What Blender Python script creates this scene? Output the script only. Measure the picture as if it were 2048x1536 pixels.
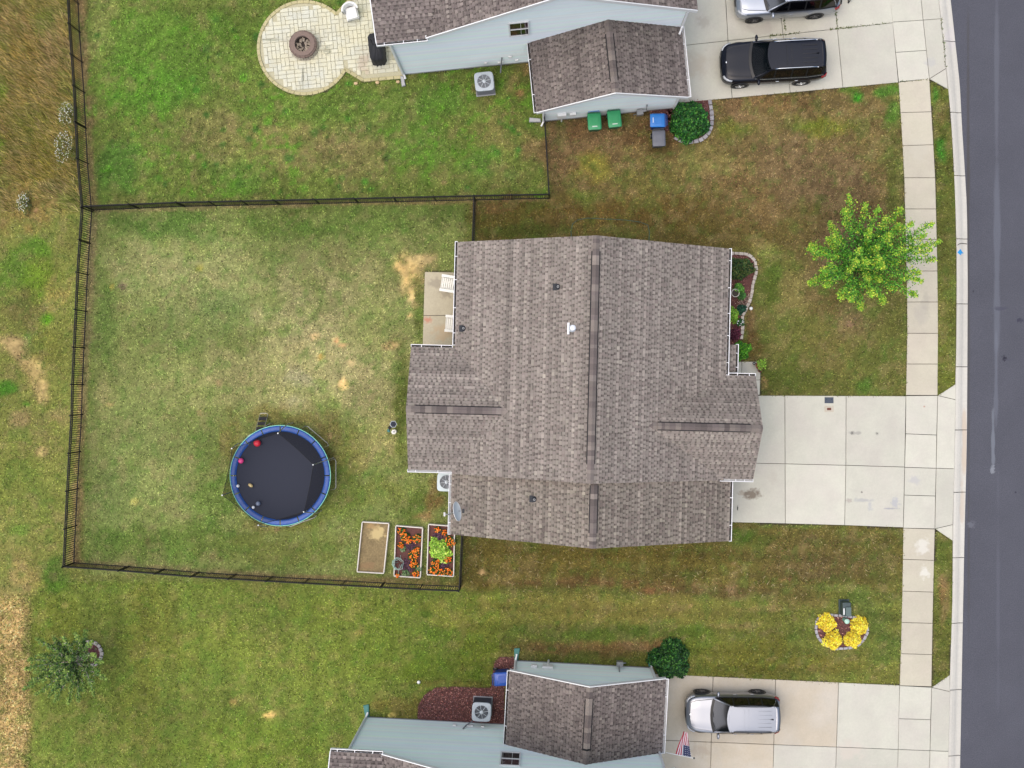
import bpy, math, random
import numpy as np
from mathutils import Vector, Matrix
random.seed(7); RNG = np.random.RandomState(11)
SC = bpy.context.scene
for o in list(bpy.data.objects): bpy.data.objects.remove(o)
COL = SC.collection
PI = math.pi
# ------------------------------------------------------------------ camera, light, exposure
S, NX, NY, H = 41.3, 1085.0, 768.0, 50.0          # photo px per metre on the ground, point below the drone, height
cam = bpy.data.cameras.new('camera'); camo = bpy.data.objects.new('camera', cam); COL.objects.link(camo)
camo.location = (0, 0, H); cam.sensor_width = 36; cam.sensor_fit = 'HORIZONTAL'
cam.lens = 36 * S * H / 2048; cam.shift_x = -(NX - 1024) / 2048; cam.shift_y = 0; cam.clip_end = 900; cam.clip_start = .5
SC.camera = camo
W = bpy.data.worlds.new('World'); SC.world = W; W.use_nodes = True
SUN_EL, SUN_AZ = math.radians(71), math.radians(248)   # azimuth clockwise from +Y
nt = W.node_tree; bg = nt.nodes['Background']; sky = nt.nodes.new('ShaderNodeTexSky'); sky.sky_type = 'NISHITA'
sky.sun_disc = False; sky.sun_elevation = SUN_EL; sky.sun_rotation = SUN_AZ; sky.air_density = 1.0; sky.dust_density = 4.0; sky.ozone_density = 1.0
nt.links.new(sky.outputs[0], bg.inputs[0]); bg.inputs[1].default_value = .15
sl = bpy.data.lights.new('sun', 'SUN'); sl.energy = 1.5; sl.angle = math.radians(102); sl.color = (1, .95, .88)
slo = bpy.data.objects.new('sun', sl); COL.objects.link(slo)
sd = Vector((math.sin(SUN_AZ) * math.cos(SUN_EL), math.cos(SUN_AZ) * math.cos(SUN_EL), math.sin(SUN_EL)))
slo.rotation_euler = sd.to_track_quat('Z', 'Y').to_euler(); slo.location = sd * 60
SC.view_settings.view_transform = 'Standard'; SC.view_settings.look = 'None'; SC.view_settings.gamma = 1
SC.view_settings.use_curve_mapping = False; SC.view_settings.exposure = 0.48
SC.cycles.max_bounces = 5; SC.cycles.diffuse_bounces = 3; SC.cycles.glossy_bounces = 3; SC.cycles.transparent_max_bounces = 6; SC.cycles.caustics_reflective = False; SC.cycles.caustics_refractive = False
K = .80                                             # albedo for a colour as it shows in daylight

# ------------------------------------------------------------------ helpers
def l1(c): c /= 255.; return c / 12.92 if c <= .04045 else ((c + .055) / 1.055) ** 2.4
def C(r, g, b, k=None): k = K if k is None else k; return (l1(r) * k, l1(g) * k, l1(b) * k, 1)
def lin_np(a): a = np.clip(a, 0, 255) / 255.; return np.where(a <= .04045, a / 12.92, ((a + .055) / 1.055) ** 2.4)
def P(px, py, z=0.):
    k = (H - z) / H / S; return ((px - NX) * k, (NY - py) * k, z)
def PX(x, y): return x * S + NX, NY - y * S          # ground metre -> photo px
class MB:
    def __init__(s): s.v = []; s.f = []; s.c = []; s.col = None
    def add(s, vs, fs):
        n = len(s.v); s.v += [tuple(p) for p in vs]; s.f += [tuple(i + n for i in f) for f in fs]
        if s.col is not None: s.c += [s.col] * len(vs)
    def box(s, c, d, rz=0., tilt=None):
        x, y, z = d[0] / 2, d[1] / 2, d[2] / 2
        p = [Vector((i * x, j * y, k * z)) for k in (-1, 1) for j in (-1, 1) for i in (-1, 1)]
        m = Matrix.Rotation(rz, 3, 'Z')
        if tilt: m = m @ Matrix.Rotation(tilt[1], 3, tilt[0])
        s.add([m @ q + Vector(c) for q in p], [(0, 2, 3, 1), (4, 5, 7, 6), (0, 1, 5, 4), (2, 6, 7, 3), (0, 4, 6, 2), (1, 3, 7, 5)]); return s
    def prism(s, poly, z0, z1, bev=0.):
        n = len(poly)
        a = sum(poly[i][0] * poly[(i + 1) % n][1] - poly[(i + 1) % n][0] * poly[i][1] for i in range(n))
        if a < 0: poly = poly[::-1]
        rings = [(poly, z0), (poly, z1 - bev)] + ([(inset(poly, bev), z1)] if bev else [])
        if not bev: rings[1] = (poly, z1)
        vs = [(p[0], p[1], z) for r, z in rings for p in r]; fs = [tuple(range(n))[::-1], tuple(range(len(vs) - n, len(vs)))]
        for k in range(len(rings) - 1):
            for i in range(n): j = (i + 1) % n; fs.append((k * n + i, k * n + j, k * n + n + j, k * n + n + i))
        s.add(vs, fs); return s
    def tube(s, pts, r, n=8, cap=True):
        pts = [Vector(p) for p in pts]; rs = r if isinstance(r, (list, tuple)) else [r] * len(pts); vs = []; fs = []
        for i, p in enumerate(pts):
            d = (pts[min(i + 1, len(pts) - 1)] - pts[max(i - 1, 0)]).normalized()
            a = d.cross(Vector((0, 0, 1)) if abs(d.z) < .9 else Vector((1, 0, 0))).normalized(); b = d.cross(a)
            vs += [p + (a * math.cos(2 * PI * k / n) + b * math.sin(2 * PI * k / n)) * rs[i] for k in range(n)]
        for i in range(len(pts) - 1):
            for k in range(n): q = (k + 1) % n; fs.append((i * n + k, i * n + q, i * n + n + q, i * n + n + k))
        if cap: fs += [tuple(range(n)), tuple(range(len(vs) - n, len(vs)))[::-1]]
        s.add(vs, fs); return s
    def lathe(s, prof, n=24, c=(0, 0, 0), closed=False):
        vs = []; fs = []; m = len(prof)
        for k in range(n):
            a = 2 * PI * k / n; vs += [(c[0] + r * math.cos(a), c[1] + r * math.sin(a), c[2] + z) for r, z in prof]
        for k in range(n):
            q = (k + 1) % n
            for i in range(m - 1 + closed): j = (i + 1) % m; fs.append((k * m + i, q * m + i, q * m + j, k * m + j))
        s.add(vs, fs); return s
    def ball(s, c, r, n=14, m=9, sc=(1, 1, 1), jit=0.):
        vs = [(c[0], c[1], c[2] - r * sc[2]), (c[0], c[1], c[2] + r * sc[2])]; fs = []
        for i in range(1, m):
            t = -PI / 2 + PI * i / m
            for k in range(n):
                q = r * (1 + random.uniform(-jit, jit)); a = 2 * PI * k / n
                vs.append((c[0] + q * math.cos(t) * math.cos(a) * sc[0], c[1] + q * math.cos(t) * math.sin(a) * sc[1], c[2] + q * math.sin(t) * sc[2]))
        for k in range(n):
            q = (k + 1) % n; fs += [(0, 2 + q, 2 + k), (1, 2 + (m - 2) * n + k, 2 + (m - 2) * n + q)]
            for i in range(m - 2): a = 2 + i * n; fs.append((a + k, a + q, a + n + q, a + n + k))
        s.add(vs, fs); return s
    def grid(s, rows):
        m = len(rows[0]); vs = [p for r in rows for p in r]; fs = []
        for i in range(len(rows) - 1):
            for j in range(m - 1): fs.append((i * m + j, i * m + j + 1, i * m + m + j + 1, i * m + m + j))
        s.add(vs, fs); return s
    def mesh(s, name):
        me = bpy.data.meshes.new(name); me.from_pydata(s.v, [], s.f)
        if s.c:
            ca = me.color_attributes.new('col', 'FLOAT_COLOR', 'POINT'); ca.data.foreach_set('color', np.array(s.c, np.float32).ravel())
        me.update(); return me
    def build(s, name, mat, parent=None, smooth=False, loc=None, bevel=0, subd=0, kind=None):
        return link(name, s.mesh(name), mat, parent, smooth, loc, bevel, subd, kind)
def link(name, me, mat, parent=None, smooth=False, loc=None, bevel=0, subd=0, kind=None, rz=0):
    o = bpy.data.objects.new(name, me); COL.objects.link(o)
    if mat and not me.materials: me.materials.append(mat)
    if parent: o.parent = parent
    if loc is not None: o.location = loc
    if rz: o.rotation_euler.z = rz
    if smooth: me.polygons.foreach_set('use_smooth', [True] * len(me.polygons))
    if bevel:
        b = o.modifiers.new('bevel', 'BEVEL'); b.width = bevel; b.segments = 2; b.limit_method = 'ANGLE'
    if subd:
        b = o.modifiers.new('subd', 'SUBSURF'); b.levels = subd; b.render_levels = subd
    if kind: o['kind'] = kind
    return o
def tag(o, label, cat=None, group=None, kind=None):
    o['label'] = label
    if cat: o['category'] = cat
    if group: o['group'] = group
    if kind: o['kind'] = kind
    return o
def thing(name, label, cat, loc=(0, 0, 0), rz=0., group=None):
    o = bpy.data.objects.new(name, None); COL.objects.link(o); o.location = loc; o.rotation_euler.z = rz; o.empty_display_size = .2
    return tag(o, label, cat, group)
def copy_tree(o, parent=None):
    c = o.copy(); COL.objects.link(c); c.parent = parent
    for ch in [q for q in bpy.data.objects if q.parent == o]: copy_tree(ch, c)
    return c
def inset(poly, d):
    n = len(poly); out = []
    a = sum(poly[i][0] * poly[(i + 1) % n][1] - poly[(i + 1) % n][0] * poly[i][1] for i in range(n)); sg = 1 if a > 0 else -1
    for i in range(n):
        p0, p, p1 = Vector(poly[i - 1][:2]), Vector(poly[i][:2]), Vector(poly[(i + 1) % n][:2])
        e0 = (p - p0).normalized(); e1 = (p1 - p).normalized(); n0 = Vector((-e0.y, e0.x)) * sg; n1 = Vector((-e1.y, e1.x)) * sg
        b = n0 + n1; b = b / max(b.dot(b) / 2, .2); out.append((p.x + b.x * d, p.y + b.y * d))
    return out
def foreach_mesh(name, V, F, col=None):
    me = bpy.data.meshes.new(name); n = F.shape[1]
    me.vertices.add(len(V)); me.vertices.foreach_set('co', V.astype(np.float32).ravel())
    me.loops.add(F.size); me.loops.foreach_set('vertex_index', F.astype(np.int32).ravel())
    me.polygons.add(len(F)); me.polygons.foreach_set('loop_start', np.arange(0, F.size, n, dtype=np.int32))
    try: me.polygons.foreach_set('loop_total', np.full(len(F), n, np.int32))
    except Exception: pass
    if col is not None:
        ca = me.color_attributes.new('col', 'FLOAT_COLOR', 'POINT'); ca.data.foreach_set('color', np.concatenate([col, np.ones((len(col), 1))], 1).astype(np.float32).ravel())
    me.update(calc_edges=True); me.validate(); return me
# noise for Python-side colour maps
_T = np.random.RandomState(5).rand(256, 256)
def vn(x, y, s=0):
    x = x + s * 37.7; y = y + s * 91.3; xi = np.floor(x).astype(int); yi = np.floor(y).astype(int); fx = x - xi; fy = y - yi
    fx = fx * fx * (3 - 2 * fx); fy = fy * fy * (3 - 2 * fy); a = _T[xi & 255, yi & 255]; b = _T[(xi + 1) & 255, yi & 255]
    c = _T[xi & 255, (yi + 1) & 255]; d = _T[(xi + 1) & 255, (yi + 1) & 255]
    return (a + (b - a) * fx) + ((c + (d - c) * fx) - (a + (b - a) * fx)) * fy
def fbm(x, y, s=0, o=4):
    t = 0; a = .5; n = 0
    for i in range(o): t = t + a * vn(x, y, s + i * 3); n += a; a *= .55; x = x * 2.03; y = y * 2.03
    return t / n
def inpoly(px, py, poly):
    r = np.zeros(px.shape, bool); n = len(poly)
    for i in range(n):
        x0, y0 = poly[i][:2]; x1, y1 = poly[(i + 1) % n][:2]
        if y0 == y1: continue
        r ^= ((y0 > py) != (y1 > py)) & (px < (x1 - x0) * (py - y0) / (y1 - y0) + x0)
    return r
# ------------------------------------------------------------------ materials
MATS = {}
def nd(nt, t, **k):
    n = nt.nodes.new(t)
    for a, b in k.items(): setattr(n, a, b)
    return n
def mat(name, col, rough=.7, var=0., scale=8., metal=0., bump=0., bscale=None, attr=False, var2=0., scale2=1.2, rnd=0., spec=.5, alpha=1., emit=None, coat=0., obj_space=False, blobs=None, hue=None, stretch=None):
    m = bpy.data.materials.new(name); m.use_nodes = True; t = m.node_tree; b = t.nodes['Principled BSDF']; MATS[name] = m
    b.inputs['Roughness'].default_value = rough; b.inputs['Metallic'].default_value = metal; b.inputs['Alpha'].default_value = alpha
    b.inputs['Specular IOR Level'].default_value = spec; b.inputs['Coat Weight'].default_value = coat
    L = t.links.new
    if attr: src = nd(t, 'ShaderNodeAttribute', attribute_name='col').outputs['Color']
    else: r = nd(t, 'ShaderNodeRGB'); r.outputs[0].default_value = col; src = r.outputs[0]
    if obj_space: pos = nd(t, 'ShaderNodeTexCoord').outputs['Object']
    else: pos = nd(t, 'ShaderNodeNewGeometry').outputs['Position']
    if stretch:
        mp = nd(t, 'ShaderNodeMapping'); mp.inputs['Scale'].default_value = stretch; L(pos, mp.inputs[0]); npos = mp.outputs[0]
    else: npos = pos
    def mul(src, fac, lo, hi):
        mr = nd(t, 'ShaderNodeMapRange'); mr.inputs[1].default_value = .25; mr.inputs[2].default_value = .75; mr.inputs[3].default_value = lo; mr.inputs[4].default_value = hi
        L(fac, mr.inputs[0]); v = nd(t, 'ShaderNodeVectorMath', operation='SCALE'); L(src, v.inputs[0]); L(mr.outputs[0], v.inputs['Scale']); return v.outputs[0]
    def noise(sc, det=4):
        n = nd(t, 'ShaderNodeTexNoise'); n.inputs['Scale'].default_value = sc; n.inputs['Detail'].default_value = det; n.inputs['Roughness'].default_value = .6; L(npos, n.inputs['Vector']); return n
    if hue:                                     # drift towards a second colour in broad patches
        n = noise(hue[1], 5); mr = nd(t, 'ShaderNodeMapRange'); mr.inputs[1].default_value = .4; mr.inputs[2].default_value = .65; mr.inputs[4].default_value = hue[2]
        L(n.outputs[0], mr.inputs[0]); mx = nd(t, 'ShaderNodeMix', data_type='RGBA'); L(mr.outputs[0], mx.inputs['Factor']); L(src, mx.inputs['A']); mx.inputs['B'].default_value = hue[0]; src = mx.outputs['Result']
    if var: src = mul(src, noise(scale).outputs[0], 1 - var, 1 + var)
    if var2: src = mul(src, noise(scale2).outputs[0], 1 - var2, 1 + var2)
    if rnd:
        oi = nd(t, 'ShaderNodeObjectInfo'); mr = nd(t, 'ShaderNodeMapRange'); mr.inputs[3].default_value = 1 - rnd; mr.inputs[4].default_value = 1 + rnd; L(oi.outputs['Random'], mr.inputs[0])
        v = nd(t, 'ShaderNodeVectorMath', operation='SCALE'); L(src, v.inputs[0]); L(mr.outputs[0], v.inputs['Scale']); src = v.outputs[0]
    for (px, py, rx, ry, c, st) in (blobs or []):   # stains and wear with a shape of their own
        x, y, _ = P(px, py); sb = nd(t, 'ShaderNodeVectorMath', operation='SUBTRACT'); L(pos, sb.inputs[0]); sb.inputs[1].default_value = (x, y, 0)
        ml = nd(t, 'ShaderNodeVectorMath', operation='MULTIPLY'); L(sb.outputs[0], ml.inputs[0]); ml.inputs[1].default_value = (S / rx, S / ry, 0)
        n = nd(t, 'ShaderNodeTexNoise'); n.inputs['Scale'].default_value = 70 / max(rx, ry); n.inputs['Detail'].default_value = 3; L(pos, n.inputs['Vector'])
        ln = nd(t, 'ShaderNodeVectorMath', operation='LENGTH'); L(ml.outputs[0], ln.inputs[0])
        ad = nd(t, 'ShaderNodeMath', operation='ADD'); L(ln.outputs['Value'], ad.inputs[0]); mm = nd(t, 'ShaderNodeMath', operation='MULTIPLY_ADD'); L(n.outputs[0], mm.inputs[0]); mm.inputs[1].default_value = 2.4; mm.inputs[2].default_value = -1.2; L(mm.outputs[0], ad.inputs[1])
        mr = nd(t, 'ShaderNodeMapRange'); mr.inputs[1].default_value = 1.15; mr.inputs[2].default_value = .55; mr.inputs[3].default_value = 0; mr.inputs[4].default_value = st; L(ad.outputs[0], mr.inputs[0])
        mx = nd(t, 'ShaderNodeMix', data_type='RGBA'); L(mr.outputs[0], mx.inputs['Factor']); L(src, mx.inputs['A']); mx.inputs['B'].default_value = c; src = mx.outputs['Result']
    L(src, b.inputs['Base Color'])
    if bump:
        n = noise(bscale or scale * 3, 5); bp = nd(t, 'ShaderNodeBump'); bp.inputs['Strength'].default_value = bump; bp.inputs['Distance'].default_value = .02; L(n.outputs[0], bp.inputs['Height']); L(bp.outputs[0], b.inputs['Normal'])
    if emit: b.inputs['Emission Color'].default_value = emit; b.inputs['Emission Strength'].default_value = 1
    return m
oil = C(120, 108, 90)
M = MATS
mat('concrete', C(208, 206, 189, .74), .9, .05, 14, bump=.15, bscale=60, var2=.06, scale2=1.1, rnd=.07, hue=(C(205, 199, 186, .74), .7, .7),
    blobs=[(1504, 988, 17, 11, C(118, 104, 88), .85), (1475, 1016, 1.6, 5, C(50, 46, 42), .9), (1482, 986, 8, 6, C(160, 148, 130), .6), (1545, 955, 9, 16, C(190, 184, 170), .6), (1710, 866, 14, 3.5, C(150, 148, 140), .6), (1704, 866, 3, 3, C(110, 108, 100), .8), (1754, 867, 3, 3, C(112, 110, 104), .8),
           (1725, 1000, 22, 4, C(165, 165, 165), .6), (1740, 1012, 5, 10, C(175, 175, 176), .6), (1790, 1005, 9, 10, C(172, 173, 178), .7), (1697, 1001, 6, 5, C(170, 160, 150), .7), (1723, 984, 2.2, 2.2, C(100, 95, 90), .8), (1782, 1017, 14, 1.8, C(150, 152, 158), .7),
           (1845, 1092, 15, 17, C(228, 226, 216), .45), (1849, 1145, 9, 12, C(228, 226, 216), .5), (1853, 1117, 7, 5, C(228, 226, 216), .4), (1852, 608, 9, 26, C(170, 164, 150), .55), (1842, 630, 14, 24, C(176, 170, 158), .5), (1518, 58, 30, 12, C(176, 168, 158), .5), (1408, 44, 16, 12, C(176, 166, 152), .5),
           (1385, 130, 30, 30, C(186, 174, 154), .5), (1848, 813, 2, 2, C(170, 110, 90), .7), (1830, 960, 12, 9, C(176, 174, 178), .5), (1860, 125, 12, 10, C(180, 178, 176), .5), (1700, 1500, 26, 20, C(205, 195, 180), .6)])
mat('concrete_tan', C(205, 193, 171, .74), .9, .05, 14, bump=.15, bscale=60, var2=.07, scale2=1.1, rnd=.05, hue=(C(208, 200, 184, .74), .6, .8), blobs=[(1385, 1430, 22, 60, C(186, 172, 152), .5), (1400, 1500, 20, 14, C(180, 164, 144), .5), (1720, 1400, 14, 22, C(196, 190, 182), .5)])
mat('concrete_walk', C(204, 197, 175, .74), .9, .05, 14, bump=.15, bscale=60, var2=.06, scale2=1.1, rnd=.05, hue=(C(200, 190, 172, .74), .7, .7), blobs=[(1845, 1092, 15, 17, C(228, 226, 216), .5), (1849, 1145, 9, 12, C(228, 226, 216), .55), (1852, 608, 9, 26, C(170, 164, 150), .5), (1842, 630, 14, 24, C(176, 170, 158), .45), (1840, 300, 20, 26, C(196, 190, 172), .5), (1850, 500, 16, 22, C(190, 184, 168), .4)])
mat('patio_slab', C(186, 176, 150), .9, .06, 12, bump=.15, bscale=60, var2=.08, scale2=1.5, blobs=[(856, 640, 9, 7, C(196, 132, 106), .8), (872, 568, 13, 12, C(150, 140, 122), .6), (890, 590, 12, 8, C(146, 136, 118), .6), (885, 665, 18, 16, C(190, 165, 130), .6)])
mat('kerb', C(208, 204, 192, .74), .9, .06, 10, bump=.15, bscale=50, var2=.05, scale2=.8, rnd=.05, blobs=[(1930, 880, 5, 70, C(196, 178, 156), .7), (1925, 1000, 5, 50, C(196, 180, 160), .6), (1902, 70, 10, 40, C(200, 192, 190), .5)])
road_b = [(1938, 330, 4, 420, C(84, 80, 76, .7), .55), (1939, 900, 3.5, 520, C(86, 82, 76, .7), .5), (1995, 150, 5, 190, C(118, 121, 130, .7), .45), (1996, 520, 6, 200, C(120, 124, 134, .7), .5), (1994, 760, 4, 130, C(120, 124, 134, .7), .5), (1988, 880, 4, 70, C(132, 137, 145, .7), .7), (1987, 940, 5, 8, C(150, 154, 160, .7), .8), (2042, 640, 9, 5, C(66, 66, 78), .9), (2000, 617, 15, 4, C(80, 80, 92), .8), (2011, 717, 5, 6, C(48, 48, 58), .95), (2020, 719, 12, 2.5, C(84, 84, 94), .8), (1949, 582, 2, 2, C(60, 60, 70), .9), (1944, 1050, 8, 8, C(120, 122, 130, .7), .6), (2033, 985, 2, 2, C(60, 60, 70), .9), (1998, 1190, 4, 200, C(110, 112, 122, .7), .35)]
mat('asphalt', C(95, 96, 104, .66), .95, .45, 30, bump=.5, bscale=90, var2=.07, scale2=.5, blobs=road_b, spec=.2)
mat('shingle', None, .95, .10, 30, attr=True, var2=.09, scale2=.7, bump=.4, bscale=120, spec=.15)
mat('siding_top', C(226, 236, 235, .98), .55, .02, 6, var2=.035, scale2=.6, spec=.3)
mat('siding_bottom', C(222, 238, 236, 1.), .55, .02, 6, var2=.035, scale2=.6, spec=.3)
mat('lap_board', None, .55, .015, 6, attr=True, var2=.03, scale2=.6, spec=.3)
mat('siding_main', C(200, 196, 182), .6, .02, 6)
mat('white_trim', C(240, 240, 238), .45, .03, 10)
mat('tan_trim', C(196, 186, 162), .6, .04, 10)
mat('gutter_white', C(244, 244, 244), .35, .02, 10)
mat('trough_dark', C(58, 54, 50), .9, .3, 25)
mat('trough_light', C(178, 178, 176), .6, .15, 14)
mat('vent_black', C(22, 20, 22), .8)
mat('soil', C(70, 64, 54), .95, .25, 14, bump=.6, bscale=40)
mat('grass', None, .9, .12, 18, attr=True, spec=.1)
mat('ground', None, .95, .22, 9, attr=True, var2=.12, scale2=28, bump=.8, bscale=30, spec=.1)
mat('foliage', None, .55, .1, 20, attr=True, spec=.25)
mat('petal', None, .6, attr=True, spec=.2)
mat('terrain', C(120, 122, 66), .95, .25, .8)
mat('bark', C(186, 176, 160), .9, .2, 20, bump=.5)
mat('bark_dark', C(92, 78, 62), .9, .2, 20, bump=.5)
mat('fence_black', C(14, 14, 18), .55, spec=.25)
mat('mulch', C(104, 66, 60), .95, .45, 30, bump=.9, bscale=60, var2=.2, scale2=5)
mat('mulch_chip', None, .9, attr=True)
mat('edging_stone', C(190, 180, 168), .9, .12, 20, rnd=.14, bump=.4, bscale=50)
mat('edging_grey', C(168, 164, 166), .9, .12, 20, rnd=.14, bump=.4, bscale=50)
mat('paver', C(212, 207, 178), .9, .07, 14, rnd=.045, bump=.3, bscale=50, var2=.07, scale2=1.2, hue=(C(206, 206, 190), 1.1, .9), blobs=[(605, 92, 36, 34, C(190, 186, 170), .6), (655, 100, 10, 9, C(120, 122, 104), .5), (727, 128, 12, 26, C(184, 160, 136), .5), (606, 155, 3, 22, C(120, 120, 105), .6), (545, 80, 26, 2.5, C(110, 115, 95), .5)])
mat('paver_border', C(188, 178, 134), .9, .1, 16, rnd=.08, bump=.3)
mat('joint_sand', C(186, 180, 150), .95, .2, 20)
mat('fire_stone', C(124, 106, 96), .9, .12, 20, rnd=.12, bump=.5)
mat('fire_stone_white', C(178, 168, 150), .9, .35, 26, rnd=.2, bump=.6)
mat('rock', C(150, 138, 122), .9, .35, 30, rnd=.3, bump=.5)
mat('ash', C(52, 44, 38), .95, .4, 30)
mat('black_fabric', C(34, 34, 38), .75, .15, 10, bump=.5, bscale=18)
mat('white_plastic', C(246, 246, 242), .4, .03, 10)
mat('white_wood', C(240, 238, 228), .5, .05, 12)
mat('cushion', C(250, 250, 246), .9)
mat('ac_cover', C(190, 198, 204), .45, .05, 14)
mat('ac_cover_light', C(206, 218, 220), .45, .05, 14)
mat('ac_body', C(120, 122, 128), .6, .1, 14)
mat('ac_body_dark', C(62, 64, 72), .6, .1, 14)
mat('fan', C(170, 184, 194), .4)
mat('fan_dark', C(70, 80, 90), .6)
mat('guard', C(205, 212, 216), .4)
mat('bin_green', C(54, 156, 100), .45, .05, 8)
mat('bin_green_body', C(28, 108, 76), .5, .05, 8)
mat('bin_blue', C(44, 124, 204), .42, .05, 8)
mat('bin_blue_body', C(22, 70, 140), .5, .05, 8)
mat('bin_navy', C(36, 84, 176), .3, .05, 8)
mat('bin_grey', C(104, 106, 114), .55, .05, 8)
mat('bin_grey_body', C(74, 76, 84), .55, .05, 8)
mat('rubber', C(26, 26, 28), .85)
mat('galvanised', C(170, 172, 174), .4, .1, 14, metal=.6)
mat('chrome', C(225, 228, 232), .18, metal=1)
mat('steel', C(196, 194, 186), .35, metal=.7)
mat('splash_grey', C(160, 160, 162), .9, .12, 14)
mat('splash_green', C(66, 128, 120), .6, .06, 14)
mat('window_glass', C(30, 24, 32, .6), .06, spec=.6)
mat('window_warm', C(64, 22, 40, .6), .08, spec=.6)
mat('pad_blue', C(32, 82, 162), .4, .12, 5, bump=.6, bscale=9, var2=.1, scale2=2)
mat('pad_edge', C(150, 226, 196), .5)
mat('tramp_mat', C(54, 57, 68), .85, .05, 30, spec=.2)
mat('pipe_white', C(244, 246, 248), .4)
mat('flash_black', C(34, 36, 42), .6)
mat('dish', C(226, 236, 236), .6)
mat('bed_board', C(226, 218, 206), .7, .08, 12, bump=.2)
mat('cage_wire', C(168, 198, 184), .5)
mat('terracotta', C(128, 74, 56), .8, .1, 14)
mat('pot_white', C(206, 198, 184), .7)
mat('box_green', C(86, 104, 100), .5, .08, 14)
mat('box_green_dark', C(58, 74, 74), .5, .08, 14)
mat('post_green', C(126, 178, 158), .5)
mat('post_top', C(184, 222, 200), .5)
mat('lid_dark', C(70, 78, 90), .7, .1, 20)
mat('lid_frame', C(196, 186, 166), .8, .1, 20)
mat('lid_rust', C(112, 66, 52), .8, .2, 30)
mat('paint_blue', C(40, 150, 214), .8, .2, 30)
mat('crack', C(66, 62, 58), .9)
mat('hose_teal', C(56, 88, 76), .6)
mat('pole_wood', C(206, 200, 190), .6)
mat('brass', C(96, 100, 96), .4, metal=.5)
mat('interior', C(26, 26, 28), .9)
mat('dash_tan', C(176, 156, 118), .8, .15, 9)
mat('paint_black', C(22, 25, 36), .2, spec=.25, coat=.08)
mat('paint_silver', C(172, 178, 188), .3, metal=.7, coat=.5)
mat('paint_grey', C(156, 159, 166), .32, metal=.8, coat=.5)
mat('trim_black', C(20, 20, 22), .45)
mat('glass_car', C(14, 24, 26, .5), .04, spec=.05, alpha=.5)
mat('glass_dark', C(10, 10, 13, .5), .05, spec=.7)
mat('lamp_clear', C(205, 208, 212), .15, coat=.5)
mat('lamp_red', C(150, 26, 30), .2, coat=.5)
mat('rim_dark', C(96, 96, 100), .3, metal=.7)
mat('flag', None, .8, attr=True)
for nm, c in dict(ball_red=(214, 40, 60), ball_pink=(238, 74, 140), ball_white=(228, 230, 232), ball_tan=(196, 174, 120), ball_globe=(120, 130, 150)).items(): mat(nm, C(*c), .4, .12, 18)
m = mat('net', C(14, 14, 18), .9, alpha=.42, spec=.05)
mat('net_ladder', C(26, 26, 30), .8)

# ------------------------------------------------------------------ hardscape outlines (photo px on the ground)
KB = [(-260, 1846), (0, 1877.6), (100, 1888.6), (166, 1895.4), (225, 1901), (300, 1906), (400, 1910.5), (500, 1913), (600, 1913.3), (700, 1912.5), (760, 1911), (860, 1910), (940, 1908), (1050, 1906), (1200, 1904.8), (1306, 1901.5), (1370, 1899.5), (1536, 1896), (1800, 1889)]
KF = [(-260, 1868), (0, 1903), (70, 1910.7), (166, 1921), (260, 1926), (300, 1928.7), (400, 1934.7), (450, 1936), (560, 1937), (700, 1936.5), (860, 1935.5), (940, 1934), (1050, 1931), (1200, 1928), (1306, 1926), (1536, 1921.7), (1800, 1915)]
SL = [(-260, 1752), (0, 1780), (164, 1797), (260, 1803), (352, 1808), (500, 1811.6), (604, 1813.8), (660, 1814.3), (790, 1811.6), (935, 1809), (1057, 1806.3), (1200, 1804), (1306, 1801), (1372, 1799), (1536, 1794.7), (1800, 1788)]
SR = [(-260, 1814), (0, 1842), (160, 1858.5), (260, 1865), (360, 1870.5), (500, 1874), (604, 1875.6), (660, 1876), (790, 1875), (935, 1872), (1057, 1869.5), (1200, 1866), (1306, 1864), (1372, 1862.8), (1536, 1859), (1800, 1852)]
def at(tab, y): return float(np.interp(y, [a for a, b in tab], [b for a, b in tab]))
PATIO_C, PATIO_R = (609.4, 95.7), 94.7
def arc(c, r, a0, a1, n): return [(c[0] + r * math.cos(math.radians(a0 + (a1 - a0) * i / n)), c[1] - r * math.sin(math.radians(a0 + (a1 - a0) * i / n))) for i in range(n + 1)]
PATIO_N = [(672.5, 28), (712, -14), (800, -14), (806.5, 154), (727, 161), (688.5, 137)]
HARD = [[(at(SL, y), y) for y in range(-250, 1800, 50)] + [(at(SR, y), y) for y in range(1790, -260, -50)],
        [(1300, 791), (1875, 791), (1911, 767), (1906, 1082), (1869, 1057), (1806, 1054), (1300, 1040)],
        [(1300, -200), (1880, -200), (1895, 180), (1858, 158), (1797, 164), (1419, 200), (1300, 210)],
        [(1300, 1348), (1385, 1351), (1620, 1362.5), (1799, 1370), (1864, 1375), (1900, 1349), (1890, 1800), (1300, 1800)],
        [(at(KB, y), y) for y in range(-250, 1800, 50)] + [(2700, 1800), (2700, -260)],
        [(849.5, 543), (950, 545), (950, 700), (845, 690)], [(1440, 723), (1521, 723), (1519, 792), (1440, 792)],
        arc(PATIO_C, PATIO_R, 0, 360, 40), PATIO_N]
RX0, RY0, RW, RH = -260, -260, 1300, 1040
_gx, _gy = np.meshgrid(np.arange(RW) * 2 + RX0, np.arange(RH) * 2 + RY0)
MASK = np.zeros(_gx.shape, bool)
for h in HARD: MASK |= inpoly(_gx, _gy, h)
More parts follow.
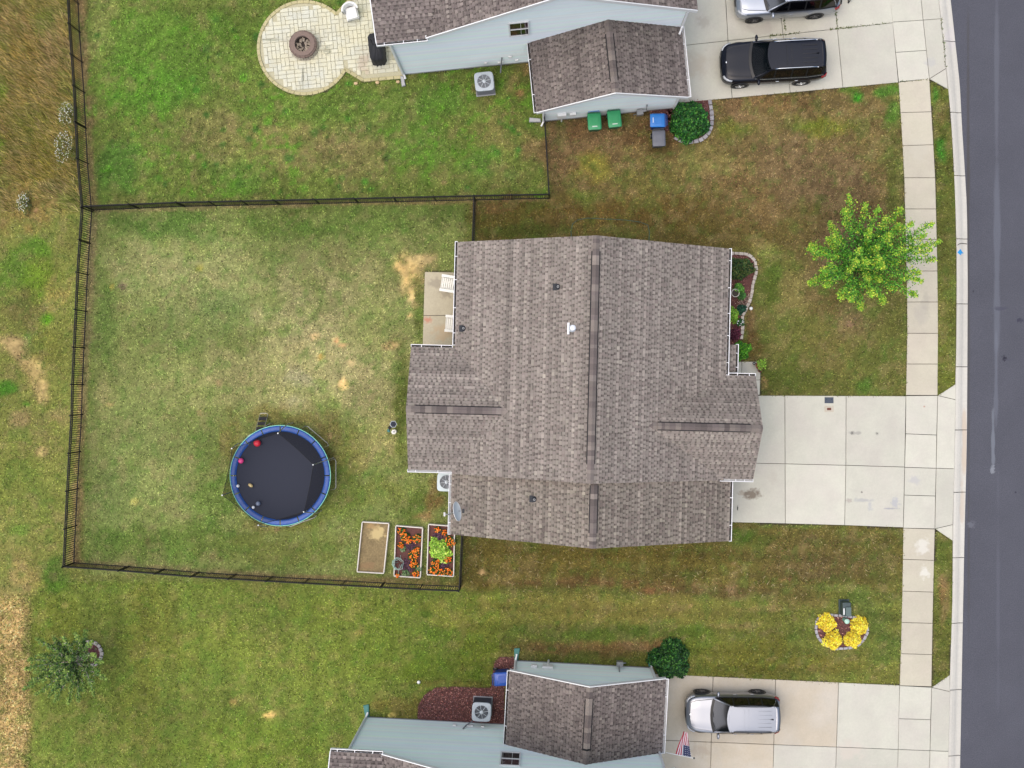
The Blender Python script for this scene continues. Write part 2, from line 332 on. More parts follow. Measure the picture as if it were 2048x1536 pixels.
BEDS = dict(front=[(1440, 506), (1482, 507), (1494, 508), (1503, 514), (1510, 522), (1512, 543), (1510, 555), (1505, 567), (1502, 594), (1496, 610), (1484, 632), (1485, 660), (1482, 690), (1495, 705), (1484, 722), (1440, 722)],
            mail=[(1633, 1240), (1641, 1232), (1652, 1229.5), (1690, 1231), (1715, 1236), (1731, 1246), (1735, 1262), (1728, 1278), (1716, 1290), (1698, 1295), (1668, 1297), (1650, 1289), (1637, 1277), (1631, 1262)],
            ac=[(835, 1436), (836, 1412), (848, 1390), (870, 1376), (905, 1373), (960, 1376), (982, 1376), (985, 1350), (990, 1322), (1000, 1314), (1036, 1313), (1030, 1335), (1010, 1346), (1008, 1452), (860, 1446)],
            tree=arc((180, 1307), 24, 0, 340, 20), bush=[(1336, 200), (1418, 200), (1422, 240), (1420, 262), (1402, 280), (1370, 285), (1348, 274), (1340, 250), (1330, 235)],
            bin=[(1296, 212), (1345, 208), (1345, 262), (1330, 262), (1299, 226)])
BMASK = np.zeros(_gx.shape, bool)
for h in BEDS.values(): BMASK |= inpoly(_gx, _gy, h)
HOUSES = [[(918, 490), (1450, 503), (1452, 752), (1498, 752), (1492, 958), (1458, 960), (1455, 1072), (905, 1055), (908, 936), (835, 934), (838, 700), (912, 700)],
          [(807, 148), (1060, 124), (1088, 242), (1346, 215), (1340, -200), (770, -200)], [(734, 1434), (1010, 1449), (1032, 1322), (1300, 1336), (1300, 1800), (730, 1800)]]
for h in HOUSES: MASK |= inpoly(_gx, _gy, h)
def msk(a, px, py): return a[np.clip(((py - RY0) / 2).astype(int), 0, RH - 1), np.clip(((px - RX0) / 2).astype(int), 0, RW - 1)]
# ------------------------------------------------------------------ lawn colours
G_MID, G_BR, G_DK, TAN, OLB, DIRT, PINK, STRAW = (112, 122, 62), (92, 140, 44), (84, 106, 46), (164, 150, 102), (112, 98, 58), (214, 168, 112), (146, 122, 92), (190, 160, 106)
BLOBS = [  # px, py, rx, ry, colour, strength
 # neighbour's yard, top left
 (330, 110, 150, 110, (96, 132, 50), .75), (280, 190, 80, 60, (90, 140, 46), .7), (240, 340, 60, 60, (84, 126, 50), .7), (480, 350, 70, 40, (88, 128, 50), .6), (430, 260, 110, 50, (150, 138, 88), .6), (560, 290, 140, 70, (132, 126, 74), .7), (720, 300, 150, 60, (138, 124, 82), .6), (840, 290, 60, 70, (92, 134, 50), .55), (640, 215, 160, 30, (98, 128, 52), .6),
 (880, 200, 90, 40, (84, 124, 48), .6), (1000, 260, 60, 60, (138, 122, 78), .6), (1025, 258, 8, 7, (70, 132, 50), .9), (1037, 298, 10, 9, (66, 130, 48), .9), (990, 306, 14, 9, (76, 134, 52), .8), (1023, 352, 16, 10, (90, 144, 56), .7), (950, 330, 40, 40, (92, 134, 54), .6), (780, 250, 50, 50, (104, 128, 56), .5), (1045, 180, 14, 12, (190, 140, 96), .9), (1052, 140, 9, 15, (176, 126, 88), .8), (1040, 150, 30, 60, (120, 104, 64), .6), (960, 190, 40, 20, (120, 106, 66), .5),
 (390, 60, 120, 40, (104, 138, 52), .6), (200, 60, 30, 90, (140, 140, 84), .5), (1000, 360, 60, 22, (126, 118, 72), .5),
 # main back yard
 (330, 450, 150, 30, (88, 114, 50), .75), (560, 450, 120, 30, (98, 114, 52), .7), (740, 445, 140, 36, (100, 116, 54), .7), (900, 440, 60, 36, (86, 98, 46), .6), (420, 560, 190, 90, (158, 150, 100), .75), (300, 520, 90, 50, (162, 152, 102), .6), (380, 640, 120, 70, (132, 134, 80), .6), (460, 620, 70, 60, (120, 132, 76), .6), (560, 560, 100, 80, (140, 138, 84), .6), (700, 560, 90, 60, (160, 146, 98), .6), (670, 680, 190, 140, (170, 156, 108), .6), (640, 700, 130, 110, (174, 156, 112), .8), (560, 760, 150, 90, (168, 154, 104), .8), (740, 780, 80, 120, (164, 148, 104), .7), (740, 660, 70, 50, (130, 130, 74), .5),
 (450, 760, 90, 60, (158, 146, 96), .6), (330, 760, 110, 60, (146, 142, 88), .6), (210, 640, 30, 110, (98, 118, 56), .6), (200, 800, 30, 60, (162, 146, 98), .6), (270, 860, 90, 60, (136, 140, 82), .6), (320, 950, 90, 90, (150, 150, 90), .55), (230, 1000, 50, 90, (128, 138, 78), .6), (350, 1085, 150, 40, (100, 116, 52), .75), (210, 1090, 50, 34, (86, 108, 46), .6), (560, 1100, 140, 34, (112, 112, 56), .7), (430, 1000, 40, 60, (104, 122, 56), .6), (420, 900, 40, 60, (112, 122, 62), .6), (700, 900, 40, 60, (128, 118, 62), .7), (690, 1000, 50, 60, (104, 118, 50), .7), (760, 890, 60, 60, (158, 142, 90), .6), (800, 820, 20, 120, (92, 98, 44), .8), (780, 980, 70, 40, (128, 126, 64), .7), (830, 1010, 40, 36, (92, 104, 44), .7), (870, 1000, 22, 30, (132, 98, 62), .8), (850, 1035, 26, 10, (160, 120, 80), .8), (866, 975, 18, 24, (128, 96, 58), .7), (640, 1000, 60, 60, (136, 136, 70), .5), (560, 835, 90, 22, (128, 112, 64), .7), (460, 870, 26, 50, (132, 112, 64), .6), (660, 870, 22, 60, (120, 100, 58), .6),
 (560, 1045, 90, 22, (122, 112, 58), .6), (822, 545, 29, 42, (234, 186, 124), 1.), (822, 545, 22, 34, (238, 182, 112), 1.), (846, 515, 24, 14, (214, 176, 122), 1.), (836, 536, 34, 44, (182, 152, 104), .7), (822, 595, 6, 10, (222, 180, 128), .8), (829, 612, 7, 9, (222, 172, 120), .8), (820, 630, 5, 8, (206, 160, 110), .7), (836, 620, 10, 70, (96, 100, 48), .7), (670, 680, 8, 6, (214, 152, 104), .95), (629, 672, 12, 9, (204, 160, 116), .8), (642, 714, 9, 7, (206, 138, 84), .95), (686, 768, 10, 12, (226, 180, 122), 1.), (770, 735, 6, 8, (214, 196, 140), .7), (682, 690, 10, 6, (200, 148, 106), .7), (420, 757, 6, 5, (226, 194, 140), .8), (222, 572, 6, 7, (196, 170, 84), .9), (243, 570, 7, 7, (122, 96, 82), .8), (400, 535, 8, 7, (186, 166, 84), .9), (272, 1005, 8, 8, (190, 172, 96), .8), (215, 812, 12, 8, (206, 162, 112), .7), (700, 724, 12, 6, (186, 146, 106), .6), (780, 690, 22, 9, (176, 134, 98), .7), (610, 770, 40, 30, (162, 148, 122), .5), (545, 500, 60, 30, (130, 134, 74), .5),
 # fence edges, trimmed and dry
 # side yard between the houses
 (1160, 300, 120, 70, (130, 106, 74), .8), (1300, 270, 80, 40, (116, 90, 60), .8), (1190, 340, 40, 40, (134, 130, 54), .75), (1180, 390, 40, 14, (92, 112, 44), .8), (1280, 360, 90, 30, (120, 116, 60), .7), (1420, 320, 70, 40, (138, 128, 74), .7), (1290, 400, 160, 16, (118, 100, 58), .7), (1250, 430, 220, 34, (104, 86, 46), .85), (1020, 440, 70, 34, (98, 90, 44), .85), (990, 415, 40, 12, (132, 104, 66), .7), (1050, 462, 70, 14, (78, 88, 38), .7), (1400, 460, 90, 34, (104, 92, 48), .8), (1130, 255, 60, 18, (128, 98, 66), .7), (1120, 245, 10, 8, (84, 118, 44), .7), (1320, 300, 40, 16, (96, 82, 46), .7),
 (1480, 210, 60, 26, (140, 112, 80), .75), (1560, 205, 90, 20, (132, 106, 70), .7), (1470, 262, 50, 22, (112, 120, 50), .7), (1650, 250, 60, 24, (126, 128, 46), .75), (1610, 245, 40, 18, (104, 122, 46), .7), (1713, 193, 14, 15, (66, 146, 40), 1.), (1775, 180, 24, 12, (76, 132, 42), .9), (1700, 178, 24, 8, (86, 128, 42), .7), (1600, 350, 160, 90, (122, 102, 72), .8), (1700, 420, 90, 60, (116, 96, 68), .7), (1500, 400, 80, 60, (118, 98, 62), .8), (1785, 330, 14, 140, (98, 108, 50), .7), (1790, 225, 12, 18, (84, 126, 48), .7), (1760, 300, 40, 40, (116, 108, 62), .6), (1660, 505, 70, 60, (126, 104, 78), .8), (1600, 480, 60, 50, (112, 100, 58), .7), (1695, 545, 10, 9, (150, 140, 130), .9), (1735, 470, 40, 40, (112, 96, 74), .6),
 # front lawn
 (1545, 560, 24, 60, (92, 108, 46), .85), (1530, 500, 20, 20, (148, 142, 82), .7), (1590, 590, 34, 50, (142, 130, 80), .75), (1700, 640, 50, 40, (128, 108, 78), .7), (1698, 649, 7, 6, (176, 128, 116), .9), (1780, 690, 40, 70, (104, 106, 54), .6), (1600, 680, 50, 60, (112, 118, 58), .7), (1590, 760, 110, 24, (104, 116, 52), .6), (1740, 740, 60, 50, (102, 110, 52), .6), (1560, 740, 50, 30, (98, 112, 48), .7), (1660, 700, 60, 60, (130, 120, 68), .6), (1730, 770, 24, 16, (76, 110, 42), .8), (1640, 775, 120, 12, (104, 110, 50), .6), (1528, 765, 7, 14, (184, 146, 100), .8), (1510, 700, 16, 40, (104, 88, 48), .75), (1500, 650, 10, 40, (122, 92, 62), .7), (1515, 520, 10, 30, (142, 128, 76), .6), (1650, 610, 40, 40, (116, 96, 62), .6),
 # strip by the kerb
 (1886, 300, 14, 36, (64, 132, 40), .95), (1870, 190, 8, 20, (70, 124, 42), .9), (1884, 230, 10, 20, (126, 106, 66), .6), (1890, 560, 16, 120, (110, 112, 56), .6), (1893, 720, 16, 60, (104, 112, 46), .6), (1888, 1210, 9, 60, (150, 126, 82), .7), (1880, 1180, 7, 40, (144, 110, 74), .7), (1886, 1120, 14, 30, (90, 106, 44), .6),
 # south strip
 (1200, 1110, 280, 24, (110, 98, 48), .8), (1100, 1140, 180, 20, (112, 100, 52), .7), (1180, 1165, 260, 10, (108, 84, 54), .75), (1320, 1180, 46, 9, (150, 106, 72), .85), (965, 1142, 8, 6, (206, 170, 120), .9), (1560, 1090, 160, 30, (108, 98, 54), .75), (1640, 1130, 120, 40, (112, 96, 60), .75), (1760, 1140, 40, 60, (96, 98, 50), .6), (1500, 1080, 60, 14, (92, 104, 44), .6), (1450, 1180, 160, 14, (102, 84, 52), .75), (1462, 1177, 10, 6, (156, 126, 96), .7), (1480, 1070, 26, 14, (80, 110, 40), .8), (1570, 1160, 14, 5, (160, 118, 80), .7), (1540, 1216, 70, 8, (158, 138, 88), .7), (1480, 1250, 60, 8, (150, 130, 84), .6), (1100, 1210, 220, 30, (132, 126, 64), .75), (1300, 1225, 160, 40, (134, 124, 66), .7), (1250, 1265, 200, 20, (96, 116, 48), .8), (1180, 1295, 160, 14, (144, 112, 72), .8), (1100, 1290, 60, 12, (132, 110, 68), .7), (1040, 1270, 60, 22, (100, 116, 50), .7), (1210, 1310, 80, 8, (110, 92, 54), .7), (1300, 1290, 60, 16, (148, 114, 78), .7), (1400, 1290, 50, 40, (102, 122, 48), .7), (1500, 1310, 120, 40, (118, 116, 50), .7), (1640, 1330, 90, 16, (122, 112, 52), .6), (1720, 1210, 40, 26, (92, 106, 52), .7), (1770, 1270, 30, 60, (86, 104, 48), .7), (1600, 1200, 60, 24, (114, 98, 58), .6), (1600, 1270, 40, 40, (100, 110, 52), .6),
 # bottom left lawn
 (900, 1230, 90, 26, (140, 138, 70), .7), (700, 1220, 130, 40, (118, 126, 58), .6), (960, 1300, 50, 30, (110, 122, 50), .6), (760, 1310, 120, 60, (112, 124, 54), .6), (860, 1340, 60, 30, (104, 118, 48), .7), (960, 1345, 24, 22, (92, 112, 44), .8), (790, 1410, 60, 30, (136, 112, 68), .6), (785, 1430, 10, 8, (206, 168, 110), .9), (900, 1365, 90, 8, (120, 106, 60), .6), (640, 1340, 100, 60, (128, 134, 66), .6), (540, 1430, 14, 12, (196, 152, 108), .85), (466, 1405, 9, 8, (184, 146, 100), .7), (505, 1497, 5, 7, (186, 158, 104), .8), (420, 1300, 130, 60, (126, 132, 64), .6), (300, 1260, 60, 120, (128, 124, 62), .55), (280, 1420, 50, 100, (116, 118, 58), .6), (500, 1500, 160, 60, (116, 130, 56), .6), (120, 1240, 60, 60, (120, 122, 56), .6), (220, 1230, 40, 40, (104, 110, 54), .6), (110, 1150, 26, 30, (86, 118, 46), .8), (850, 1230, 20, 8, (90, 112, 46), .7), (880, 1270, 60, 16, (100, 122, 50), .6),
 # wild strip on the left
 (40, 200, 120, 200, (146, 124, 70), .8), (90, 330, 50, 60, (138, 124, 54), .8), (110, 100, 40, 80, (150, 124, 84), .7), (10, 190, 12, 30, (116, 138, 44), .8), (6, 310, 14, 36, (112, 140, 44), .85), (60, 120, 30, 60, (148, 122, 60), .6), (30, 60, 60, 30, (156, 128, 82), .6), (90, 40, 30, 30, (112, 130, 54), .6), (60, 260, 40, 40, (122, 120, 54), .6), (40, 330, 40, 40, (150, 126, 78), .6), (110, 380, 40, 30, (158, 140, 92), .8), (60, 420, 90, 40, (150, 128, 74), .85), (70, 500, 30, 26, (102, 142, 46), .85), (30, 540, 50, 50, (96, 130, 48), .8), (80, 560, 40, 34, (118, 146, 48), .8), (110, 590, 26, 40, (158, 140, 82), .7), (72, 598, 14, 12, (104, 156, 34), .95), (95, 635, 16, 14, (96, 150, 38), .9), (50, 620, 40, 36, (120, 112, 66), .7), (52, 678, 9, 14, (74, 136, 42), .85), (30, 690, 30, 30, (196, 160, 118), .7), (70, 740, 30, 40, (196, 164, 112), .75), (100, 690, 30, 50, (136, 136, 64), .6), (15, 775, 24, 16, (84, 140, 44), .9), (52, 808, 10, 8, (84, 148, 40), .9), (75, 790, 20, 20, (200, 170, 116), .7), (35, 840, 26, 20, (176, 150, 106), .7), (120, 830, 20, 16, (170, 146, 96), .6), (90, 900, 40, 40, (146, 144, 78), .6), (40, 950, 50, 60, (128, 138, 64), .7), (80, 900, 18, 10, (186, 156, 110), .6), (90, 1000, 40, 60, (120, 134, 62), .7), (30, 1080, 50, 60, (140, 136, 76), .6), (50, 1150, 40, 34, (170, 148, 92), .7), (40, 1060, 20, 20, (96, 138, 50), .6),
]
_wr = np.random.RandomState(77)
for _ in range(150):                                  # single tufts of coarser weed
    _x, _y = _wr.uniform(170, 1085), _wr.uniform(5, 390); _q = _wr.uniform(3.5, 9); BLOBS.append((_x, _y, _q * _wr.uniform(.8, 1.4), _q, ((78, 128, 46), (92, 146, 44), (70, 112, 46))[_wr.randint(3)], _wr.uniform(.5, .9)))
for _ in range(150):
    _x, _y = _wr.uniform(10, 1800), _wr.uniform(200, 1520); _q = _wr.uniform(3, 7); BLOBS.append((_x, _y, _q * _wr.uniform(.8, 1.6), _q, ((84, 116, 46), (176, 154, 108), (96, 86, 52), (168, 130, 96))[_wr.randint(4)], _wr.uniform(.4, .8)))
def sm(a, b, x): t = np.clip((x - a) / (b - a), 0, 1); return t * t * (3 - 2 * t)
LINES = [([(158, -60), (170, 186), (186, 424), (166, 800), (149, 1125)], 10, 16), ([(149, 1125), (545, 1153), (922, 1172)], 7, 9), ([(186, 422), (560, 410), (950, 401), (1098, 398)], 4, 7)]
def lawn_rgb(px, py, fine=True):
    n1 = fbm(px / 90, py / 90, 1); n2 = fbm(px / 30, py / 30, 7, 3); n3 = fbm(px / 260, py / 260, 3, 3)
    wx = px + (fbm(px / 45, py / 45, 21, 3) - .5) * 46; wy = py + (fbm(px / 45, py / 45, 33, 3) - .5) * 46
    c = np.empty(px.shape + (3,)); c[...] = (114, 122, 62)
    def put(w, col): c[...] = c * (1 - w[..., None]) + np.array(col, float) * w[..., None]
    def rect(x0, y0, x1, y1, col, s=14): put(sm(x0 - s, x0 + s, wx) * (1 - sm(x1 - s, x1 + s, wx)) * sm(y0 - s, y0 + s, wy) * (1 - sm(y1 - s, y1 + s, wy)), col)
    rect(160, -400, 1090, 402, (112, 126, 60)); rect(168, 415, 930, 1150, (132, 134, 76)); rect(1096, 150, 1800, 400, (122, 106, 66)); rect(950, 400, 1800, 500, (108, 96, 54)); rect(1450, 500, 1815, 800, (114, 114, 60)); rect(1860, -400, 1915, 1900, (106, 110, 52))
    rect(925, 1050, 1806, 1180, (108, 100, 52), 8); rect(925, 1190, 1806, 1380, (118, 120, 58), 10)
    rect(-400, -400, 160, 400, (140, 124, 68)); rect(-400, 400, 165, 1160, (134, 138, 70))
    # mower stripes on the lower lawns
    for (bx, by, brx, bry, col, st) in BLOBS:
        near = (abs(px - bx) < brx * 1.9 + 30) & (abs(py - by) < bry * 1.9 + 30)
        if not near.any(): continue
        wr = min(1., min(brx, bry) / 30.); X = px[near] + (wx[near] - px[near]) * wr; Y = py[near] + (wy[near] - py[near]) * wr
        d = np.sqrt(((X - bx) / brx) ** 2 + ((Y - by) / bry) ** 2) + (n2[near] - .5) * (.6 if col[0] > 200 else 1.1)
        w = st * (1 - sm(.45, 1.25, d)); c[near] = c[near] * (1 - w[:, None]) + np.array(col, float) * w[:, None]
    # dry straw where the field begins
    edge = 56 + (fbm(py / 40, py * 0 + 2, 4) - .5) * 30; w = (1 - sm(-14, 14, px - edge)) * sm(1150, 1230, py + (n2 - .5) * 50); put(w, (192, 162, 108))
    for pts, h, sg in LINES:                         # trimmed, dry edge below the fence
        d = np.full(px.shape, 1e9)
        for (x0, y0), (x1, y1) in zip(pts[:-1], pts[1:]):
            t = np.clip(((px - x0) * (x1 - x0) + (py - y0) * (y1 - y0)) / ((x1 - x0) ** 2 + (y1 - y0) ** 2), 0, 1); d = np.minimum(d, np.hypot(px - x0 - t * (x1 - x0), py - y0 - t * (y1 - y0)))
        put((1 - sm(h * .5, h * 1.5, d + (n2 - .5) * 8)) * .7, (160, 132, 96))
    for i, (poly, g) in enumerate([(HARD[0], 5)]): pass
    if fine:
        t = (fbm(px / 7, py / 7, 51, 3) - .5); c = c * (1 + (np.where(py < 400, .6, .36) * t)[..., None]); g = sm(.54, .72, fbm(px / 16, py / 16, 61, 3)) * .34; c = c * (1 - g[..., None]) + np.array((92, 122, 52.)) * g[..., None]
        g = sm(.56, .74, fbm(px / 20, py / 20, 71, 3)) * .36; c = c * (1 - g[..., None]) + np.array((160, 138, 98.)) * g[..., None]
        # pixel-bright weeds in the neighbour's back yard
        g = sm(.55, .68, fbm(px / 11, py / 11, 81, 3)) * sm(.42, .6, fbm(px / 120, py / 120, 85, 2)) * .7 * (py < 395) * (px > 165) * (px < 1090); c = c * (1 - g[..., None]) + np.array((100, 146, 48.)) * g[..., None]
    c = c * 1.015; bk = ((px > 168) & (px < 930) & (py > 412) & (py < 1150))[..., None]; c = np.where(bk, c * np.array((.99, 1.045, 1.03)), c)
    lw = ((py > 1165) & (px > 60) & (px < 1000))[..., None]; c = np.where(lw, c * np.array((1.02, 1.06, .94)), c)
    st = np.sin((px + py * .03) / 9.) * (py > 1190) * (px < 700) * (px > 60) * .035 + np.sin((py - px * .02) / 6.) * .045 * (py > 1060) * (px > 930); c = c * (1 + st + (n1 - .5) * .22 + (n3 - .5) * .12)[..., None]
    return c
GK = K * 1.0
# ------------------------------------------------------------------ ground, road, kerb, pavements
xs = np.arange(-33, 31, .16); ys = np.arange(-25, 25, .16); gx, gy = np.meshgrid(xs, ys); gpx, gpy = PX(gx, gy)
rgb = lawn_rgb(gpx, gpy); hm = msk(MASK, gpx, gpy); rgb[hm] = (74, 68, 56); bm_ = msk(BMASK, gpx, gpy); rgb[bm_ & ~hm] = (92, 60, 54)
kb = np.interp(gpy, [a for a, b in KB], [b for a, b in KB]); gz = np.where(gpx > kb + 8, -.3, 0.) + (fbm(gx * .8, gy * .8, 9) - .5) * .03
gz = np.where(hm & (gpx < kb + 8), -.03, gz)
V = np.stack([gx, gy, gz], -1).reshape(-1, 3); nxs, nys = len(xs), len(ys)
i0 = (np.arange(nys - 1)[:, None] * nxs + np.arange(nxs - 1)[None]).ravel(); F = np.stack([i0, i0 + 1, i0 + nxs + 1, i0 + nxs], 1)
g = link('ground', foreach_mesh('ground', V, F, lin_np(rgb.reshape(-1, 3)) * GK * (.8 + .35 * (sm(160, 190, rgb[..., 0]) * (rgb[..., 0] > rgb[..., 1] * 1.1)).reshape(-1, 1))), M['ground'], smooth=True); tag(g, 'mown lawn ground with green, brown and bare patches', kind='structure')
o = MB().box((0, 0, -.5), (700, 700, .1)).build('terrain', M['terrain']); tag(o, 'surrounding grassland beyond the lots', kind='structure')
# road
ry = list(range(-260, 1801, 40)); m = MB(); m.grid([[(P(at(KF, y) - 3, y)[0], P(0, y)[1], -.105), (14 + P(at(KF, y), y)[0], P(0, y)[1], -.09)] for y in ry])
o = m.build('road', M['asphalt']); tag(o, 'grey asphalt street along the right edge', kind='structure')
# kerb in sections
kj = [-260, -50, 82, 224.6, 351, 477.6, 607.6, 733.6, 860, 984.6, 1115.6, 1246.6, 1380, 1512, 1640, 1790]
o = MB().grid([[(P(at(KB, y) + 2, y)[0], P(0, y)[1], -.15), (P(at(KF, y) - 2, y)[0], P(0, y)[1], -.16)] for y in ry]).build('kerb', M['soil']); tag(o, 'pale concrete rolled kerb beside the street', kind='structure'); kerb = o
for a, b in zip(kj[:-1], kj[1:]):
    rows = []
    for i in range(7):
        y = a + .7 + (b - a - 1.4) * i / 6; x0, Y, _ = P(at(KB, y), y); x1 = P(at(KF, y), y)[0]; w = x1 - x0
        rows.append([(x0, Y, -.2), (x0, Y, .006), (x0 + .012, Y, .018), (x0 + w * .2, Y, .016), (x0 + w * .42, Y, -.02), (x0 + w * .58, Y, -.066), (x0 + w * .7, Y, -.082), (x1 - .01, Y, -.078), (x1, Y, -.088), (x1, Y, -.2)])
    m = MB().grid(rows); n = len(rows[0]); m.f += [tuple(range(n)), tuple(range(6 * n, 7 * n))[::-1]]
    m.build('kerb_section', M['kerb'], kerb)
def slab(name, parent, poly, z=.03, mt='concrete', gap=.0115):
    q = [P(x, y)[:2] for x, y in poly]; return MB().prism(inset(q, gap), -.09, z, .007).build(name, M[mt], parent)
def bed_sheet(name, label, poly, z=-.02):
    o = MB().prism([P(x, y)[:2] for x, y in poly], -.12, z).build(name, M['soil']); return tag(o, label, kind='structure')
sw = bed_sheet('sidewalk', 'pale concrete sidewalk in square slabs along the street', HARD[0])
jy = [161, 224.6, 290.5, 355.6, 418, 479, 542, 604, 666.6, 728, 790.5]
jz = [(1057, 1119.5), (1119.5, 1183), (1183, 1245.6), (1245.6, 1308), (1308, 1372)]
def tl(y): return 0 if y < 500 else 0
for a, b in list(zip(jy[:-1], jy[1:])) + jz:
    sk = lambda y: (4 if y < 200 else 1 if y < 330 else -1 if y > 1000 else 0)
    slab('sidewalk_slab', sw, [(at(SL, a), a + sk(a)), (at(SR, a), a - sk(a)), (at(SR, b), b - sk(b)), (at(SL, b), b + sk(b))], mt='concrete_walk')
# drive of the main house
d1 = bed_sheet('driveway', 'wide pale concrete driveway of the central house', HARD[1])
for p in [[(1300, 791), (1569.5, 791), (1570, 927.5), (1300, 922)], [(1569.5, 791), (1692, 791.5), (1691.5, 930.5), (1570, 927.5)], [(1692, 791.5), (1811.6, 792), (1809, 934), (1691.5, 930.5)],
          [(1300, 922), (1570, 927.5), (1570.5, 1047), (1300, 1041)], [(1570, 927.5), (1691.5, 930.5), (1689, 1050.5), (1570.5, 1047)], [(1691.5, 930.5), (1809, 934), (1806.3, 1055), (1689, 1050.5)],
          [(1811.6, 791.5), (1875, 791), (1873, 870), (1811, 867.5)], [(1811, 867.5), (1873, 870), (1872, 936.5), (1809, 934.5)], [(1809, 934.5), (1872, 936.5), (1870.5, 992), (1808, 990)], [(1808, 990), (1870.5, 992), (1869.5, 1057.5), (1806.3, 1056)],
          [(1875, 791), (1911, 768), (1911, 799.5)], [(1875, 791), (1911, 799.5), (1908.5, 937.5), (1872, 936.5)], [(1872, 936.5), (1908.5, 937.5), (1905.5, 1049), (1869.5, 1057.5)], [(1869.5, 1057.5), (1905.5, 1049), (1905.5, 1082)]]: slab('driveway_slab', d1, p)
d2 = bed_sheet('driveway', 'concrete driveway at the top with two parked vehicles', HARD[2])
def hx(y0, x): return y0
top = lambda x: 90.8 - (x - 1371.7) * .1085
bot = lambda x: 204 - (x - 1381) * .0935
vx = [(1300, 1300), (1452, 1464.5), (1559, 1581), (1669, 1686), (1780, 1797)]
def vxx(k, y): return vx[k][0] + (vx[k][1] - vx[k][0]) * y / 190.
for k in range(4):
    t0, t1 = vxx(k, 60), vxx(k + 1, 60); b0, b1 = vxx(k, 185), vxx(k + 1, 185)
    slab('driveway_slab', d2, [(t0, top(t0)), (t1, top(t1)), (b1, bot(b1)), (b0, bot(b0))], mt='concrete'); u0, u1 = vxx(k, -120), vxx(k + 1, -120)
    slab('driveway_slab', d2, [(u0, -120), (u1, -120), (t1, top(t1)), (t0, top(t0))])
for p in [[(1784.5, 44.5), (1846, 40.5), (1852.5, 101), (1791, 105)], [(1791, 105), (1852.5, 101), (1858.5, 158), (1797, 164)], [(1768, -120), (1830, -124), (1846, 40.5), (1784.5, 44.5)], [(1846, 40.5), (1881.5, 37.7), (1892, 137), (1858.5, 158)], [(1830, -124), (1863, -124), (1881.5, 37.7), (1846, 40.5)], [(1858.5, 158), (1892, 137), (1896, 179)]]: slab('driveway_slab', d2, p)
d3 = bed_sheet('driveway', 'tan concrete driveway at the bottom with one parked car', HARD[3])
tp = lambda x: 1351 + (x - 1385) * .0465
hz = lambda x: 1480.5 + (x - 1333.6) * .039
wx_ = [(1300, 1297), (1426, 1421), (1551, 1546), (1677, 1671), (1799, 1795)]
def wxx(k, y): return wx_[k][0] + (wx_[k][1] - wx_[k][0]) * (y - 1360) / 176.
for k in range(4):
    a0, a1 = wxx(k, 1358), wxx(k + 1, 1358); c0, c1 = wxx(k, 1488), wxx(k + 1, 1488); e0, e1 = wxx(k, 1640), wxx(k + 1, 1640)
    slab('driveway_slab', d3, [(a0, tp(a0)), (a1, tp(a1)), (c1, hz(c1)), (c0, hz(c0))], mt='concrete_tan' if k < 3 else 'concrete'); slab('driveway_slab', d3, [(c0, hz(c0)), (c1, hz(c1)), (e1, 1660), (e0, 1650)], mt='concrete_tan' if k < 2 else 'concrete')
for p in [[(1799, 1371), (1863, 1374.5), (1861, 1439), (1797, 1437)], [(1797, 1437), (1861, 1439), (1859.7, 1501), (1796, 1498.5)], [(1796, 1498.5), (1859.7, 1501), (1856, 1640), (1792, 1637)], [(1863, 1374.5), (1899.5, 1383), (1897, 1502.5), (1859.7, 1501)], [(1859.7, 1501), (1897, 1502.5), (1893, 1640), (1856, 1640)], [(1863, 1374.5), (1899.5, 1349.5), (1899.5, 1383)]]: slab('driveway_slab', d3, p)
# front walk and back patio of the main house
fw = bed_sheet('front_walk', 'narrow concrete front walk at the porch', HARD[6])
for p in [[(1440, 723), (1483.5, 723), (1483.5, 752), (1440, 752)], [(1483.5, 723), (1521, 723), (1520.5, 760), (1483.5, 760)], [(1483.5, 760), (1520.5, 760), (1519.5, 790), (1483.5, 790)]]: slab('walk_slab', fw, p)
bp_ = bed_sheet('back_patio', 'small weathered concrete patio behind the central house', HARD[5])
for p in [[(849.5, 543.5), (930, 545), (930, 631), (847, 631)], [(847, 631), (930, 631), (930, 700), (845, 698)]]: slab('patio_slab', bp_, p, .05, 'patio_slab')
# ------------------------------------------------------------------ grass as leaf-sized blades
def blades(name, label, px, py, col, ln, wd, tilt, z0=.0, lean=None, mt='grass', curl=False):
    n = len(px); x = (px - NX) / S; y = (NY - py) / S; az = RNG.uniform(0, 2 * PI, n) if lean is None else RNG.normal(lean[0], lean[1], n)
    tl_ = RNG.uniform(tilt[0], tilt[1], n); L_ = RNG.uniform(ln[0], ln[1], n); w = RNG.uniform(wd[0], wd[1], n) / 2
    dx, dy = np.cos(az), np.sin(az); hx_, hz_ = np.sin(tl_) * L_, np.cos(tl_) * L_
    b = np.stack([x, y, np.full(n, z0)], 1); sd_ = np.stack([-dy * w, dx * w, 0 * w], 1); tip = b + np.stack([dx * hx_, dy * hx_, hz_], 1)
    V = np.stack([b - sd_, b + sd_, tip], 1).reshape(-1, 3); F = np.arange(3 * n).reshape(-1, 3)
    c = np.repeat(lin_np(col) * GK, 3, 0); o = link(name, foreach_mesh(name, V, F, c), M[mt]); return tag(o, label, kind='stuff')
N = 330000
qx = RNG.uniform(-30, 1915, N); qy = RNG.uniform(-30, 1566, N); qx = np.where(qx > np.interp(qy, [a for a, b in KB], [b for a, b in KB]) - 3, -999, qx)
keep = ~msk(MASK, qx, qy) & ~msk(BMASK, qx, qy) & (qx > -100); qx, qy = qx[keep], qy[keep]
